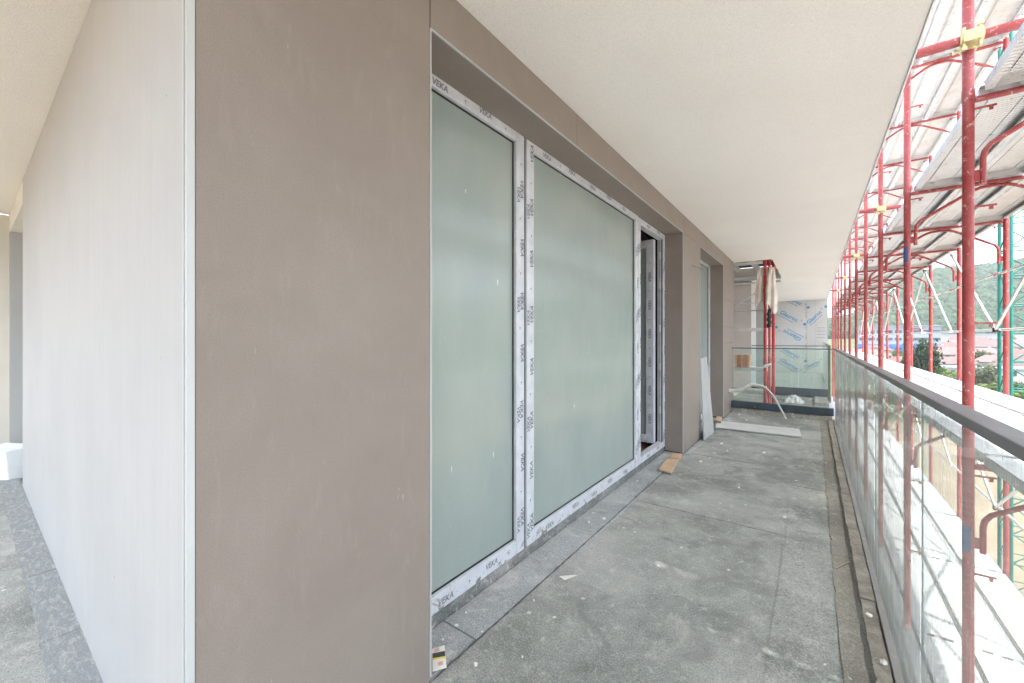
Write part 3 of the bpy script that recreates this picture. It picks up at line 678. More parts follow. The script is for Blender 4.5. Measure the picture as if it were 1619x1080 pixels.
# room behind the glass
room = thing('interior_room', (-3.2, 4, 0), 'dim unfinished room with brown floor behind the balcony door', 'room')
MB().box(-5.2, -1.475, .7, 8.5, -.02, .04).build('floorboards', M_parquet, room)
MB().box(-5.3, -5.2, .6, 8.6, 0, 2.75).build('back_wall', M_cream, room); MB().box(-5.2, -1.61, .56, .7, 0, 2.75).build('side_wall', M_cream, room)
MB().box(-5.2, -1.61, 8.5, 8.6, 0, 2.75).build('side_wall', M_cream, room); MB().box(-5.2, -1.6, .6, 8.6, 2.757, 2.85).build('room_ceiling', M_cream, room)

# ------------------------------------------------------------------ white wall on the left
ww = thing('white_plastered_wall', (-3.4, .33, 0), 'white plastered wall running left from the brown corner', 'wall')
MB().box(-5.68, XF - .011, .325, .55, .0, 2.753).build('plaster_face', M_white, ww)
MB().box(-7.46, -5.681, .3255, .55, 2.54, 2.753).build('lintel', M_cream, ww)
MB().box(-7.46, -7.30, .3252, .55, 0, 2.54).build('jamb', M_white, ww)
wf = MB(); wf.box(-7.3, -7.22, .47, .54, .07, 2.54); wf.box(-5.76, -5.69, .47, .54, .07, 2.54); wf.box(-7.22, -5.76, .47, .54, .07, .15); wf.box(-7.22, -5.76, .47, .54, 2.46, 2.54)
wf = wf.build('window_frame', M_film, ww, bev=.004); MB().box(-7.22, -5.76, .50, .512, .15, 2.46).build('glass_pane', M_frost, wf)
ew = thing('cream_end_wall', (-7.5, -.4, 0), 'cream end wall closing the left arm of the balcony', 'wall'); MB().box(-7.6, -7.461, -1.2, .56, 0, 2.75).build('plaster_face', M_cream, ew)
# foam block at the far left
m = MB(); q = Matrix.Rotation(R(20), 3, 'Z') @ Matrix.Rotation(R(6), 3, 'Y')
p = on_z(6, 738, 0.0); m.add([(p.x - .35, .02, 0), (p.x + .38, -.02, 0), (p.x + .72, .26, 0), (p.x + .66, .46, 0), (p.x - .3, .31, 0), (p.x - .33, .03, .17), (p.x + .33, .0, .19), (p.x + .72, .24, .28), (p.x + .68, .46, .30), (p.x - .3, .30, .20)],
    [(0, 4, 3, 2, 1), (5, 6, 7, 8, 9), (0, 1, 6, 5), (1, 2, 7, 6), (2, 3, 8, 7), (3, 4, 9, 8), (4, 0, 5, 9)])
tag(m.build('foam_block', M_foam, bev=.01), 'rough white foam block lying at the left end of the balcony', 'foam block')

# ------------------------------------------------------------------ glass balustrades
GX0, GX1 = .276, .292
b = thing('glass_balustrade', (.284, 3, 0), 'long frameless glass balustrade with dark handrail along the walkway', 'balustrade')
ycut = [-1.2, -.62, .60, 1.83, 3.05, 4.28, 5.52, 6.76, 8.0, 8.27]
for k in range(len(ycut) - 1):
    gp = MB().box(GX0, GX1, ycut[k] + .005, ycut[k + 1] - .005, -.02, 1.146).build('glass_panel', M_glass, b)
    MB().box(GX0 + .004, GX0 + .0075, ycut[k] + .0035, ycut[k] + .0048, -.02, 1.146).build('glass_edge', M_glassedge, gp)
MB().box(.262, .308, -1.2, 8.3, 1.1465, 1.170).build('handrail', M_rail, b, bev=.003)
m = MB(); m.box(.250, .2755, -1.2, 8.3, -.10, .040); m.box(.2925, .318, -1.2, 8.3, -.10, .032); m.build('base_channel', M_channel, b, bev=.002)
b = thing('glass_balustrade', (-.45, 8.3, 0), 'near glass divider crossing the end of the balcony', 'balustrade')
xc = [-1.19, -.20, .255]
for k in range(2): MB().box(xc[k] + .004, xc[k + 1] - .004, 8.30, 8.316, .10, 1.146).build('glass_panel', M_glass2, b)
MB().box(-1.19, .262, 8.293, 8.323, 1.147, 1.163).build('handrail', M_dark_alu, b)
MB().box(-1.19, .262, 8.27, 8.35, .085, .205).build('base_channel', M_navy, b, bev=.003)
m = MB(); xx = -1.19; rr = random.Random(3)
top = [( -1.19 + i * 1.43 / 40, .083 - rr.uniform(0, .028)) for i in range(41)]
m.add([(x, 8.24, 0.001) for x, z in top] + [(x, 8.262, z) for x, z in top] + [(x, 8.32, .083) for x, z in top], [(i, i + 1, 42 + i, 41 + i) for i in range(40)] + [(41 + i, 42 + i, 83 + i, 82 + i) for i in range(40)])
m.build('felt_upstand', M_felt3, b)
b = thing('glass_balustrade', (-.3, 11.3, 0), 'far glass divider beyond the red pipes', 'balustrade')
MB().box(-1.19, -.4, 11.3, 11.316, .10, 1.146).build('glass_panel', M_glass2, b); MB().box(-.39, .262, 11.3, 11.316, .10, 1.146).build('glass_panel', M_glass2, b)
MB().box(-1.19, .262, 11.293, 11.323, 1.147, 1.163).build('handrail', M_dark_alu, b); MB().box(-1.19, .262, 11.27, 11.35, .02, .20).build('base_channel', M_navy, b)
MB().box(.255, .30, 11.27, 11.35, -.05, 1.147).build('end_post', M_dark_alu, b)
b = thing('glass_balustrade', (.284, 15, 0), 'farthest glass balustrade beyond both dividers', 'balustrade')
for k in range(6): MB().box(GX0, GX1, 11.36 + k * 1.24, 11.36 + k * 1.24 + 1.23, -.02, 1.146).build('glass_panel', M_glass2, b)
MB().box(.262, .308, 11.36, 18.9, 1.147, 1.17).build('handrail', M_rail, b)
MB().box(.25, .318, 11.36, 18.9, -.1, .03).build('base_channel', M_channel, b)
# rear balustrade of the left arm (behind the camera)
b = thing('glass_balustrade', (-3.4, -1.2, 0), 'glass balustrade of the left balcony arm, behind the viewpoint', 'balustrade')
for k in range(6): MB().box(-7.3 + k * 1.25, -7.3 + k * 1.25 + 1.24, -1.216, -1.201, -.02, 1.146).build('glass_panel', M_glass, b)
MB().box(-7.4, .25, -1.23, -1.19, 1.147, 1.17).build('handrail', M_rail, b)

# ------------------------------------------------------------------ light well and far balcony
fw_ = thing('far_plastered_wall', (-1.3, 15, 0), 'pale plastered wall beyond the light well with a tall opening', 'wall')
MB().box(-1.6, -1.2, 11.3, 12.3, 0, 2.754).build('wall_face', M_white, fw_); MB().box(-1.6, -1.2, 14.2, 19.2, 0, 2.754).build('wall_face', M_white, fw_); MB().box(-1.6, -1.2, 12.301, 14.199, 2.4, 2.754).build('lintel', M_white, fw_)
MB().box(-1.45, -1.40, 12.301, 14.199, 0, 2.4).build('window_pane', M_frost, fw_)
lw_ = thing('light_well_wall', (-2.6, 11.4, 0), 'grey plastered back wall of the light well behind the red pipes', 'wall')
MB().box(-4.2, -1.601, 11.3, 11.5, 0, 5).build('wall_face', M_greyplaster, lw_); MB().box(-1.600, -1.203, 11.292, 11.2995, 0, 2.6).build('wall_face', M_greyplaster, lw_); MB().box(-4.4, -4.2, 8.6, 11.5, 0, 5).build('wall_face', M_greyplaster, lw_)
jt = thing('metal_ceiling_grid', (-1.5, 10, 2.76), 'galvanised ceiling joists in the hole above the light well', 'joists')
MB().box(-4.2, -.59, 8.7, 11.3, 3.03, 3.06).build('dark_backing_sheet', M_gap, jt)  # near-black sheet added above the joists so the hole looks dark
for k in range(9):
    MB().box(-3.9 + k * .40, -3.82 + k * .40, 8.75, 11.2, 2.93, 3.02).build('joist', M_galv, jt)
MB().box(-4.2, -.60, 11.18, 11.24, 2.70, 2.80).build('channel_beam', M_galv, jt); MB().box(-4.2, -.60, 11.14, 11.25, 2.62, 2.66).build('channel_beam', M_galv, jt)
MB().box(-4.2, -.75, 8.72, 8.78, 2.70, 2.75).build('channel_beam', M_galv, jt)
for i, (x, y, r_, lab) in enumerate(((-.715, 8.80, .027, 'left and nearest of the three red pipes in the light well'), (-.665, 9.05, .021, 'thin middle one of the three red pipes in the light well'), (-.635, 9.55, .029, 'right one of the three red pipes in the light well'))):
    m = MB().tube([(x, y, 0), (x, y, 3.3)], r_, 12); 
    for z in (.9, 2.2): m.tube([(x, y, z - .05), (x, y, z + .05)], r_ + .006, 12)
    tag(m.build('red_pipe', M_redd), lab, 'scaffold pipe', 'red pipes standing in the light well')
p = MB().tube([(-.66, 8.93, .0), (-.70, 8.95, .72)], .016, 8); tag(p.build('red_pipe', M_redd), 'short leaning red rod between the feet of the red pipes', 'rod')
# rails and shelf planks
for (z, r_, lab) in ((1.995, .010, 'upper thin horizontal grey rail across the light well'), (1.855, .013, 'lower thin horizontal grey rail across the light well')):
    tag(MB().tube([(-1.9, 8.95, z), (-.74, 8.95, z)], r_, 8).build('rail', M_galv), lab, 'rail')
tag(MB().tube([(-1.5, 9.0, 1.75), (-.80, 9.0, 2.25)], .010, 8).build('rod', M_galv), 'thin slanted grey rod crossing the rails in the light well', 'rod')
for (z, lab) in ((1.52, 'empty grey plank across the light well at chest height'), (.76, 'grey plank holding bricks in the light well'), (.335, 'lowest grey plank in the light well')):
    m = MB().box(-2.2, -.73, 8.95, 9.35, z, z + .006); m.box(-2.2, -.73, 8.95, 8.955, z - .05, z); m.box(-2.2, -.73, 9.345, 9.35, z - .05, z)
    tag(m.build('metal_plank', M_galv), lab, 'plank')
for k in range(5):
    x = on_y(1164.5 + k * 4.9, 565, 9.12).x
    m = MB(); wbr, dbr, hbr = .043, .19, .235; m.box(x - wbr / 2, x + wbr / 2, 9.02, 9.02 + dbr, .768, .768 + hbr)
    for j in range(3): m.box(x - wbr / 2 + .008 + j * .015, x - wbr / 2 + .017 + j * .015, 9.016, 9.02, .79, .98)
    tag(m.build('clay_brick', M_brick if k % 2 else M_brick2, bev=.002), f'{ORD[k+1]} upright orange clay brick from the left on the light well plank', 'brick', 'clay bricks in a row on the plank')
# crumpled rubble bag and papers on the plank
def crumple(name, c, sx, sy, sz, mt, seed, label, cat, n=10):
    r = random.Random(seed); vs = []; fs = []
    for j in range(n + 1):
        for i in range(n + 1):
            u, v = i / n, j / n; e_ = math.sin(math.pi * u) * math.sin(math.pi * v)
            vs.append((c[0] + (u - .5) * sx + r.uniform(-.03, .03) * sx, c[1] + (v - .5) * sy + r.uniform(-.03, .03) * sy, c[2] + sz * (e_ ** .5) * r.uniform(.15, 1)))
    for j in range(n):
        for i in range(n): a = j * (n + 1) + i; fs.append((a, a + 1, a + n + 2, a + n + 1))
    base = len(vs); vs2 = vs + [(x, y, c[2]) for x, y, z in vs if 0] 
    m = MB(); m.add(vs, fs); o = m.build(name, mt); return tag(o, label, cat)
crumple('plastic_bag', (-1.0, 9.1, .767), .22, .16, .035, M_plastic, 4, 'crumpled white plastic scraps on the brick plank', 'plastic')
crumple('plastic_sheet', (-.33, 10.4, .0), .34, .5, .17, M_plastic, 5, 'crumpled clear plastic sheet on the floor between the dividers', 'plastic sheet', 12)
tag(MB().box(.02, .24, 10.0, 11.1, .0, .06).build('concrete_slab', M_channel, bev=.004), 'small grey slab on the floor at the right between the dividers', 'slab')
# tarpaulin hanging from the pipes
def cloth(name, x0, x1, y, z0, z1, mt, seed, label, cat, taper=.4):
    r = random.Random(seed); nu, nv = 18, 26; vs = []
    for j in range(nv + 1):
        for i in range(nu + 1):
            u, v = i / nu, j / nv; z = z1 - (z1 - z0) * v * (1 - .12 * math.sin(u * 5 + seed))
            k = (taper + (1 - taper) * min(1, v * 1.6)); xc_ = (x0 + x1) / 2
            x = xc_ + (u - .5) * (x1 - x0) * k + .004 * math.sin(v * 9 + seed); yy = y + .014 * math.sin(u * 12 + v * 2 + seed) * (.4 + v) + .006 * math.sin(v * 17 + u * 9) + (.05 * (u - .5))
            vs.append((x, yy, z))
    fs = [(j * (nu + 1) + i, j * (nu + 1) + i + 1, (j + 1) * (nu + 1) + i + 1, (j + 1) * (nu + 1) + i) for j in range(nv) for i in range(nu)]
    m = MB(); m.add(vs, fs, True); o = m.build(name, mt); so_ = o.modifiers.new('thick', 'SOLIDIFY'); so_.thickness = .003; return tag(o, label, cat)
cloth('tarpaulin', -.70, -.52, 8.72, 1.86, 2.62, M_tarp, 1, 'beige tarpaulin wrapped around the right red pipes', 'tarpaulin')
cloth('tarpaulin', -.88, -.72, 8.86, 1.95, 2.62, M_tarp, 5, 'narrow beige tarpaulin scrap hanging left of the red pipes', 'tarpaulin')
m = MB(); pts = []; rr = random.Random(2)
for i in range(16): pts.append((-.645 + .008 * math.sin(i * 1.3), 8.76, 1.86 - i * .022))
m.tube(pts, [.03 + .012 * rr.random() for _ in pts], 9); tag(m.build('black_bag', M_black), 'twisted black plastic bag tied to the red pipes', 'bag')
m = MB(); m.tube([(-.735, 8.765, .80), (-.70, 8.75, .82), (-.66, 8.75, .845), (-.62, 8.74, .87)], [.012, .032, .022, .008], 8); tag(m.build('cloth_knot', M_foam), 'white rag knotted round the red pipes at handrail height', 'rag')
# conduit bundle
P0 = on_x(1152, 617, -1.2); path = [(1163, 619, 8.10), (1176, 614, 8.12), (1188, 608, 8.16), (1200, 610, 8.20), (1211, 614, 8.22), (1222, 626, 8.18), (1232, 642, 8.12), (1243, 663, 8.03)]
cb = thing('conduit_bundle', P0, 'bundle of cream and grey cable conduits arching out of the wall onto the floor', 'cables')
for j in range(4):
    pts = [P0 + Vector((0, 0, .012 * (j - 1.5)))] + [on_y(a, b_, c_) + Vector((0, -.012 * j, .012 * (j - 1.5) * (1 if i < 6 else .6))) for i, (a, b_, c_) in enumerate(path)]
    if j < 2: pts = pts[:6]
    MB().tube(pts, .014, 8).build('conduit', M_conduit if j % 2 == 0 else M_conduit2, cb)
for i_ in (3, 5): q_ = on_y(*path[i_ - 1][:2], path[i_ - 1][2]); MB().tube([q_ - Vector((.016, 0, 0)), q_ + Vector((.016, 0, 0))], .032, 8).build('tape_wrap', M_conduit, cb)
# thin cable from the second opening
p = on_x(1095, 420, -1.19); tag(MB().tube([p, p + Vector((.02, .35, .01)), p + Vector((-.05, .8, .05)), p + Vector((-.15, 1.1, .16))], .004, 5).build('cable', M_black), 'thin dark cable poking out at the head of the second opening', 'cable')

# end wall with sheathing boards
YE = 19.0
ewl = thing('sheathed_end_wall', (-.4, YE + .1, 0), 'end wall sheathed in printed pale boards beyond the dividers', 'wall')
MB().box(-1.6, .42, YE + .013, YE + .2, 0, 2.754).build('wall_core', M_greyplaster, ewl)
xj = [-1.2, .02, .40]; 
for k, (a, b_) in enumerate(((-1.199, -.20), (-.192, .05), (.056, .41))):
    for (c_, d_) in ((0.001, 1.9), (1.904, 2.753)): MB().box(a, b_ - .004, YE, YE + .012, c_, d_).build('sheathing_board', M_gyps, ewl)
def gtext(px, py, ang, s=.215, parent=ewl):
    o_ = on_y(px, py, YE - .003); a = R(ang); u = Vector((math.cos(a), 0, math.sin(a))); v_ = Vector((-math.sin(a), 0, math.cos(a)))
    m = MB(); put_text(m, 'Glasroc', s, o_, u, v_, .15, .004); put_text(m, 'X', s * .5, o_ + u * s * 2.05 + v_ * s * .28, u, v_)
    c_ = o_ + u * s * 2.75; n_ = 14
    m.add([c_ + (u * math.cos(2 * math.pi * i / n_) + v_ * math.sin(2 * math.pi * i / n_)) * s * .24 for i in range(n_)], [tuple(range(n_))])
    m.add([c_ + u * s * .15 + v_ * s * .1, c_ + u * s * .24, c_ + u * s * .26 + v_ * s * .45], [(0, 1, 2)])
    m.add([o_ - u * s * 1.7 - v_ * s * .66, o_ + u * s * 1.2 - v_ * s * .66, o_ + u * s * 1.2 - v_ * s * .56, o_ - u * s * 1.7 - v_ * s * .56], [(0, 1, 2, 3)])
    return m.build('printed_lettering', M_blueink, parent)
gtext(1254, 475, -32, .2); gtext(1247, 500, -33); gtext(1252, 530, 148); gtext(1250, 558, -33, .2); gtext(1247, 576, -33); gtext(1287, 502, 48, .19); gtext(1283, 577, 30, .17)
m = MB()
for z in (.6, 1.0, 1.4, 1.8, 2.2, 2.5): put_text(m, 'Glasroc X', .06, (-.23, YE - .003, z), (0, 0, 1), (-1, 0, 0))
m.build('printed_lettering', M_ink, ewl)
m = MB()
for k in range(4): m.box(.10, .34, YE - .004, YE - .001, 1.70 - k * .12, 1.712 - k * .12)
m.build('printed_lines', M_ink, ewl)

# ------------------------------------------------------------------ scaffold
XI, XO = .69, 1.74; BAY = 1.83; Y0 = 3.32
LV = [4.70, 2.68, .66, -1.36, -3.38]
LNAME = ['above the ceiling line', 'beside the balcony', 'just below the handrail', 'one lift lower', 'two lifts lower']
def make_frame():       # local: origin on the inner post at beam height
    t = thing('portal_scaffold', (0, 0, 0), 'x', 'scaffold portal', 'red scaffold portal frames along the facade'); W = XO - XI
    m = MB().tube([(0, 0, -2.0), (0, 0, .0)], .0242, 16); m.tube([(0, 0, -.03), (0, 0, .03)], .0262, 16)
    m.build('post', M_red, t); MB().tube([(W, 0, -2.0), (W, 0, 0)], .0242, 14).build('post', M_red, t)
    MB().tube([(.024, 0, -.03), (W - .024, 0, -.03)], .017, 10).build('beam', M_red, t)
    a = [(.055, 0, -.50), (.055, 0, -.36), (.062, 0, -.32), (.085, 0, -.285), (.40, 0, -.085), (.45, 0, -.066), (.52, 0, -.060), (.60, 0, -.066), (.65, 0, -.085), (W - .085, 0, -.285), (W - .062, 0, -.32), (W - .055, 0, -.36), (W - .055, 0, -.50)]
    m = MB().tube(a, .0135, 9); m.box(.02, .055, -.004, .004, -.48, -.42); m.box(W - .055, W - .02, -.004, .004, -.48, -.42); m.build('arch_brace', M_red, t)
    for z in (-1.26, -.62, -.08):
        m = MB().box(.022, .105, -.004, .004, z - .005, z + .005); m.box(.078, .092, -.006, .006, z - .022, z + .004); m.build('guard_pin', M_red, t)
        m = MB().box(W - .10, W - .022, -.004, .004, z - .005, z + .005); m.box(W - .092, W - .078, -.006, .006, z - .022, z + .004); m.build('guard_pin', M_red, t)
    return t
fr = make_frame(); index_kids(fr); used = False
MAXK = 11; KS = list(range(-3, MAXK + 1)); FR = {}
sl = {}
for li, z in enumerate(LV):
    for k in KS:
        o = copy_tree(fr) if used else fr; used = True
        o.location = (XI, Y0 + k * BAY, z); n_ = k + 4
        o['label'] = f'{ORD[n_]} red portal of the scaffold counted from nearest, {LNAME[li]}'
        FR[(li, k)] = o
# blue stickers
sm_ = MB(); sm_.add([(.0248 * math.cos(R(a)), .0248 * math.sin(R(a)), z) for z in (-.07, .07) for a in range(180, 281, 10)], [(i, i + 1, 12 + i, 11 + i) for i in range(10)], True); stk = sm_.mesh('sticker', M_sticker)
for (li, k, inner, dz) in ((1, 1, 1, -.58), (2, 0, 1, -.43)):
    o = bpy.data.objects.new('sticker', stk); C.objects.link(o); o.parent = FR[(li, k)]; o.location = (0 if inner else XO - XI, 0, dz)
# planks
PW, PL = .318, BAY - .08
def plank_mesh():
    m = MB(); h = .052; w = PW / 2; L = PL / 2; tk = .002
    m.box(-w, w, -L - .029, L + .029, -tk, 0); m.box(-w, -w + tk, -L, L, -h, -tk); m.box(w - tk, w, -L, L, -h, -tk)
    m.box(-w + tk, -w + .034, -L, L, -h, -h + tk); m.box(w - .034, w - tk, -L, L, -h, -h + tk)
    m.box(-w + .032, -w + .034, -L, L, -h + tk, -h + .014); m.box(w - .034, w - .032, -L, L, -h + tk, -h + .014)
    for s in (-1, 1):
        y = s * L; m.box(-w + .003, w - .003, min(y, y - s * .004), max(y, y - s * .004), -.048, -.003)
        for xh in (-w + .05, w - .05, 0):
            m.box(xh - .022, xh + .022, min(y, y + s * .055), max(y, y + s * .055), -.006, -tk - .0005)
            m.box(xh - .022, xh + .022, min(y + s * .052, y + s * .055), max(y + s * .052, y + s * .055), -.04, -.006)
    # shallow longitudinal ribs pressed in the sheet
    for xr in (-.075, .075): m.box(xr - .008, xr + .008, -L + .05, L - .05, -.008, -tk)
    m.cur = 1  # dark edge strips stand in for the shaded gaps between planks
    for s in (-1, 1): m.box(s * (w - .004) - .004, s * (w - .004) + .004, -L - .028, L + .028, .0002, .0012)
    for s in (-1, 1): m.box(-w + .009, w - .009, s * (L + .025) - .003, s * (L + .025) + .003, .0002, .0012)
    return m.mesh('plank', [M_sheet, M_joint_shade])
pmesh = plank_mesh(); rows = ['inner', 'middle', 'outer']
DN = ['above the ceiling line', 'level with the ceiling', 'beside the handrail', 'low behind the glass']
for li, z in enumerate(LV[:4]):
    for k in KS[:-1]:
        for r_ in range(3):
            o = bpy.data.objects.new('scaffold_plank', pmesh); C.objects.link(o)
            o.location = (XI + .05 + PW / 2 + r_ * (PW + .020), Y0 + (k + .5) * BAY, z + .044 + random.uniform(-.003, .003))
            o.rotation_euler = (0, R(random.uniform(-.4, .4)), R(random.uniform(-.15, .15)))
            tag(o, f'galvanised plank, {rows[r_]} row, {ORD[k+4]} bay, of the deck {DN[li]}', 'scaffold plank', 'galvanised scaffold planks')
M_cement_board = pmat('dusty_grey_board', (.36, .37, .375), .9, 0, .15, 3, .2, 90, spot=.66, spotcol=(.5, .5, .49), spotscale=9)
for k in KS[:-1]:
    m = MB().prism([(.33, Y0 + k * BAY + .004), (.735, Y0 + k * BAY + .004), (.735, Y0 + (k + 1) * BAY - .004), (.33, Y0 + (k + 1) * BAY - .004)], LV[3] + .0, LV[3] + .036)
    tag(m.build('infill_board', M_cement_board, bev=.003), f'dusty grey infill board next to the building in the {ORD[k+4]} bay, low deck', 'board', 'grey infill boards between lower deck and building')
# guard rails and braces on the outer side
XG = XO - .05
grm = MB().tube([(0, -BAY / 2 - .02, 0), (0, BAY / 2 + .02, 0)], .0135, 9).mesh('guard_rail', M_galv)
for li, z in ((1, LV[1]), (2, LV[2]), (3, LV[3])):
    for k in KS[:-1]:
        for j, dz in enumerate((-1.25, -.61)):
            o = bpy.data.objects.new('guard_rail', grm); C.objects.link(o); o.location = (XG + .012 * (k % 2), Y0 + (k + .5) * BAY, z + dz)
            tag(o, f"{['lower', 'upper'][j]} outer guard rail in the {ORD[k+4]} bay, {LNAME[li]}", 'guard rail', 'grey guard rails of the scaffold')
def brace(k0, zz0, k1, zz1, li, off=0.):
    ya, yb = Y0 + k0 * BAY, Y0 + k1 * BAY; d = Vector((0, yb - ya, zz1 - zz0)).normalized()
    m = MB().tube([(XG - .03 - off, ya, zz0), (XG - .03 - off, yb, zz1)], .0145, 9)
    for (y, z) in ((ya, zz0), (yb, zz1)): m.box(XG - .05 - off, XG - .01, y - .012, y + .012, z - .02, z + .02)
    kk = min(k0, k1)
    tag(m.build('diagonal_brace', M_galv), f"silver diagonal brace {'rising away' if (zz1 - zz0) * (k1 - k0) > 0 else 'falling away'} in the {ORD[kk+4]} bay, {LNAME[li]}", 'brace', 'silver diagonal braces of the scaffold')
for li in (1, 3, 2):
    z = LV[li]; lo, hi = z - 1.25, z - .10
    brace(2, lo, 1, hi, li); brace(2, lo, 3, hi, li); brace(3, lo, 4, hi, li); brace(4, hi, 5, lo, li); brace(4, lo, 5, hi, li, .03)
    for k in range(5, MAXK - 1, 2): brace(k, lo, k + 1, hi, li); brace(k + 1, hi, k + 2, lo, li)
    brace(0, lo, 1, hi, li)
# ties with yellow couplers
def make_tie():
    t = thing('tie_tube', (0, 0, 0), 'x', 'tie tube', 'red tie tubes clamped to the inner posts')
    m = MB().tube([(-.215, -.052, 0), (.52, -.052, 0)], .0242, 14); m.tube([(-.215, -.052, 0), (-.10, -.052, .0)], .0262, 14); m.build('tube', M_red, t)
    m = MB(); m.tube([(-.045, -.052, 0), (.045, -.052, 0)], .033, 10); m.box(-.036, .036, -.095, -.010, -.030, .030); m.tube([(0, 0, -.045), (0, 0, .045)], .0335, 10)
    for s in (-1, 1):
        m.tube([(s * .03, -.07, -.058), (s * .03, -.07, .058)], .008, 6); m.tube([(-.05, -.015, s * .035), (.05, -.015, s * .035)], .008, 6)
        m.tube([(s * .03, -.07, s * .05), (s * .03, -.07, s * .066)], .014, 6); m.tube([(s * .05, -.015, s * .035), (s * .062, -.015, s * .035)], .014, 6)
    m.build('coupler', M_brass, t, bev=.003)
    return t
ti = make_tie(); index_kids(ti); first = True
for j, k in enumerate((0, 2, 4, 6, 8)):
    o = ti if first else copy_tree(ti); first = False
    o.location = (XI, Y0 + k * BAY, 2.97); o['label'] = f'{ORD[j+1]} red tie tube with yellow clamp, counted away from the viewpoint'

# ------------------------------------------------------------------ small loose things
def floor_poly(name, pts, z0, z1, mt, label, cat, bev=0, mb=False):
    q = [on_z(a, b_, z1) for a, b_ in pts]; poly = [(p.x, p.y) for p in q]
    ar = sum(poly[i][0] * poly[(i + 1) % len(poly)][1] - poly[(i + 1) % len(poly)][0] * poly[i][1] for i in range(len(poly)))
    if ar < 0: poly = poly[::-1]
    return tag(MB().prism(poly, z0, z1).build(name, mt, bev=bev), label, cat)
floor_poly('grey_board', [(1134, 665), (1264, 678), (1267, 690), (1131, 675)], .010, .026, M_board, 'long grey board lying across the floor near the glass divider', 'board', .002)
# leaning board
a = on_x(1108, 566, -1.25); m = MB()
z_t = .98; yb0, yb1 = 5.86, 6.10
q = [Vector((-1.33, 5.84, 1.10)), Vector((-1.30, 6.10, 1.12)), Vector((-1.14, 6.34, .02)), Vector((-1.14, 5.98, .02))]
p1, p2, p3, p4 = on_x(1107.5, 568, -1.215), on_x(1118, 564, -1.26), on_x(1129, 672, -1.12), on_x(1114, 676, -1.13)
p4.z = .012; p3.z = .012; n_ = (p2 - p1).cross(p4 - p1).normalized() * .014
m.add([p1, p2, p3, p4, p1 + n_, p2 + n_, p3 + n_, p4 + n_], [(0, 1, 2, 3), (7, 6, 5, 4), (0, 4, 5, 1), (1, 5, 6, 2), (2, 6, 7, 3), (3, 7, 4, 0)])
tag(m.build('leaning_board', M_lean), 'narrow grey board leaning in the second opening', 'board')
floor_poly('wood_block', [(1042, 741), (1056, 723), (1075, 722), (1062, 746)], .012, .034, M_wood, 'pale wooden board offcut lying at the foot of the first pillar', 'wood offcut', .003)
floor_poly('wood_block', [(1060, 722), (1063, 716), (1079, 717), (1075, 724)], .034, .052, M_wood, 'smaller wood wedge on top of the offcut by the first pillar', 'wood offcut', .002)
floor_poly('wood_block', [(1131, 664), (1133, 658), (1142, 659), (1140, 666)], .027, .06, M_wood, 'small wooden wedge by the reveal of the second opening', 'wood offcut', .002)
floor_poly('paper_scrap', [(884, 911), (905, 909), (913, 909), (893, 917)], .004, .0055, M_paper, 'triangular cream paper scrap on the middle of the floor', 'paper scrap')
rr = random.Random(12)
k = 0
FL = ((768, 899, 5), (741, 925, 4), (722, 988, 7), (737, 968, 4), (752, 1048, 7), (762, 998, 3), (844, 948, 3), (826, 1037, 3), (955, 819, 5), (931, 825, 4), (1008, 700 + 60, 3), (1130, 716, 4), (1141, 701, 5), (1122, 724, 3), (1169, 655, 4), (1180, 664, 3), (1304, 1050, 5), (1241, 817, 5), (1168, 770, 4), (700, 1010, 4), (1108, 729, 5), (1208, 715, 5), (1150, 712, 3))
for n_, (px, py, s) in enumerate(sorted(FL, key=lambda a: -a[1])):
    s *= .62
    pts = [(px + s * math.cos(a_) * rr.uniform(.6, 1.1), py + s * .5 * math.sin(a_) * rr.uniform(.6, 1.1)) for a_ in [i * 1.0472 for i in range(6)]]
    zt = .010 if px < 790 or (px < 1000 and py < 850) else .006
    floor_poly('plaster_flake', pts, .0005, zt + .002, M_paper, f'{ORD[n_ + 1]} white plaster flake on the floor counted from the front', 'plaster flake')['group'] = 'white plaster flakes on the floor'
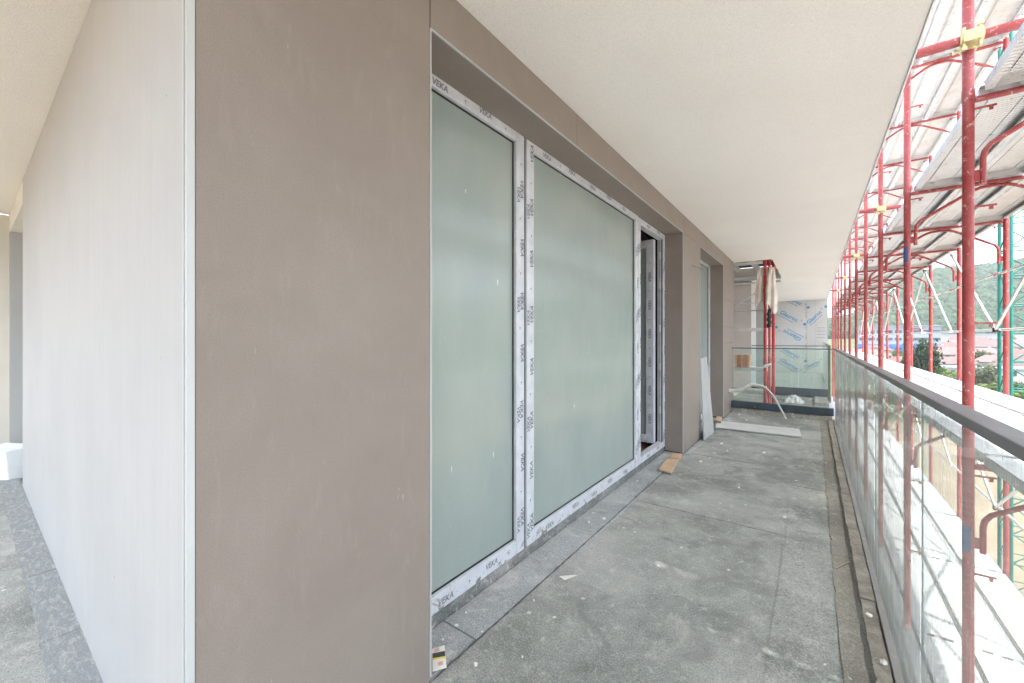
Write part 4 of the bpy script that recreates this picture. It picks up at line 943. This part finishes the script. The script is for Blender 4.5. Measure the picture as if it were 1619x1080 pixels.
# rubble on the kerb
for (px, py, s, lab) in ((1374, 972, 7, 'upper crumb of pale mortar lying on the kerb'), (1397, 1047, 8, 'lower crumb of pale mortar lying on the kerb')):
    c_ = on_z(px, py, .045); r2 = random.Random(px); m = MB(); V = [c_ + Vector(tuple(IV[i])) * .013 * r2.uniform(.6, 1.2) for i in range(len(IV))]; m.add([(p.x, p.y, max(.037, p.z * .7 + .013)) for p in V], [tuple(f_) for f_ in IF.tolist()]); tag(m.build('mortar_crumb', M_paper), lab, 'mortar crumb')
a_, b_ = on_z(1322, 899, .014), on_z(1344, 888, .014); tag(MB().tube([a_, b_], .003, 5).build('wood_stick', M_wood), 'thin wood splinter lying against the kerb', 'stick')
# cardboard card in the near corner
card = floor_poly('packaging_card', [(683, 1026), (703, 1020), (706, 1054), (684, 1060)], .012, .017, M_paper, 'crushed printed packaging card by the brown corner panel', 'card')
def card_patch(pts, mt, nm): 
    q = [on_z(a1, b1, .0185) for a1, b1 in pts]; MB().add([tuple(p) for p in q], [tuple(range(len(q)))[::-1]]).build(nm, mt, card)
M_yel = pmat('yellow_print', (.75, .62, .08), .6); M_pnk = pmat('pink_print', (.62, .38, .34), .6); M_dk = pmat('dark_print', (.06, .06, .07), .6)
card_patch([(684, 1033), (703.5, 1029), (704, 1037), (684, 1041)], M_dk, 'printed_band'); card_patch([(684, 1041), (704, 1037), (704.4, 1040), (684, 1044)], M_yel, 'printed_band'); card_patch([(686, 1026), (694, 1023), (695, 1029), (687, 1032)], M_pnk, 'printed_picture'); card_patch([(692, 1047), (700, 1045), (700.5, 1051), (692.5, 1053)], M_pnk, 'printed_picture')

# ------------------------------------------------------------------ haze
hm = bpy.data.materials.new('air'); hm.use_nodes = True; hm.node_tree.nodes.clear()
ho = hm.node_tree.nodes.new('ShaderNodeOutputMaterial'); pv = hm.node_tree.nodes.new('ShaderNodeVolumePrincipled')
pv.inputs['Color'].default_value = (.82, .90, .95, 1); pv.inputs['Density'].default_value = .00027; pv.inputs['Anisotropy'].default_value = .2
hm.node_tree.links.new(pv.outputs[0], ho.inputs['Volume'])
tag(MB().box(-4100, 4100, -3100, 4600, -20, 420).build('haze', hm), kind='stuff')
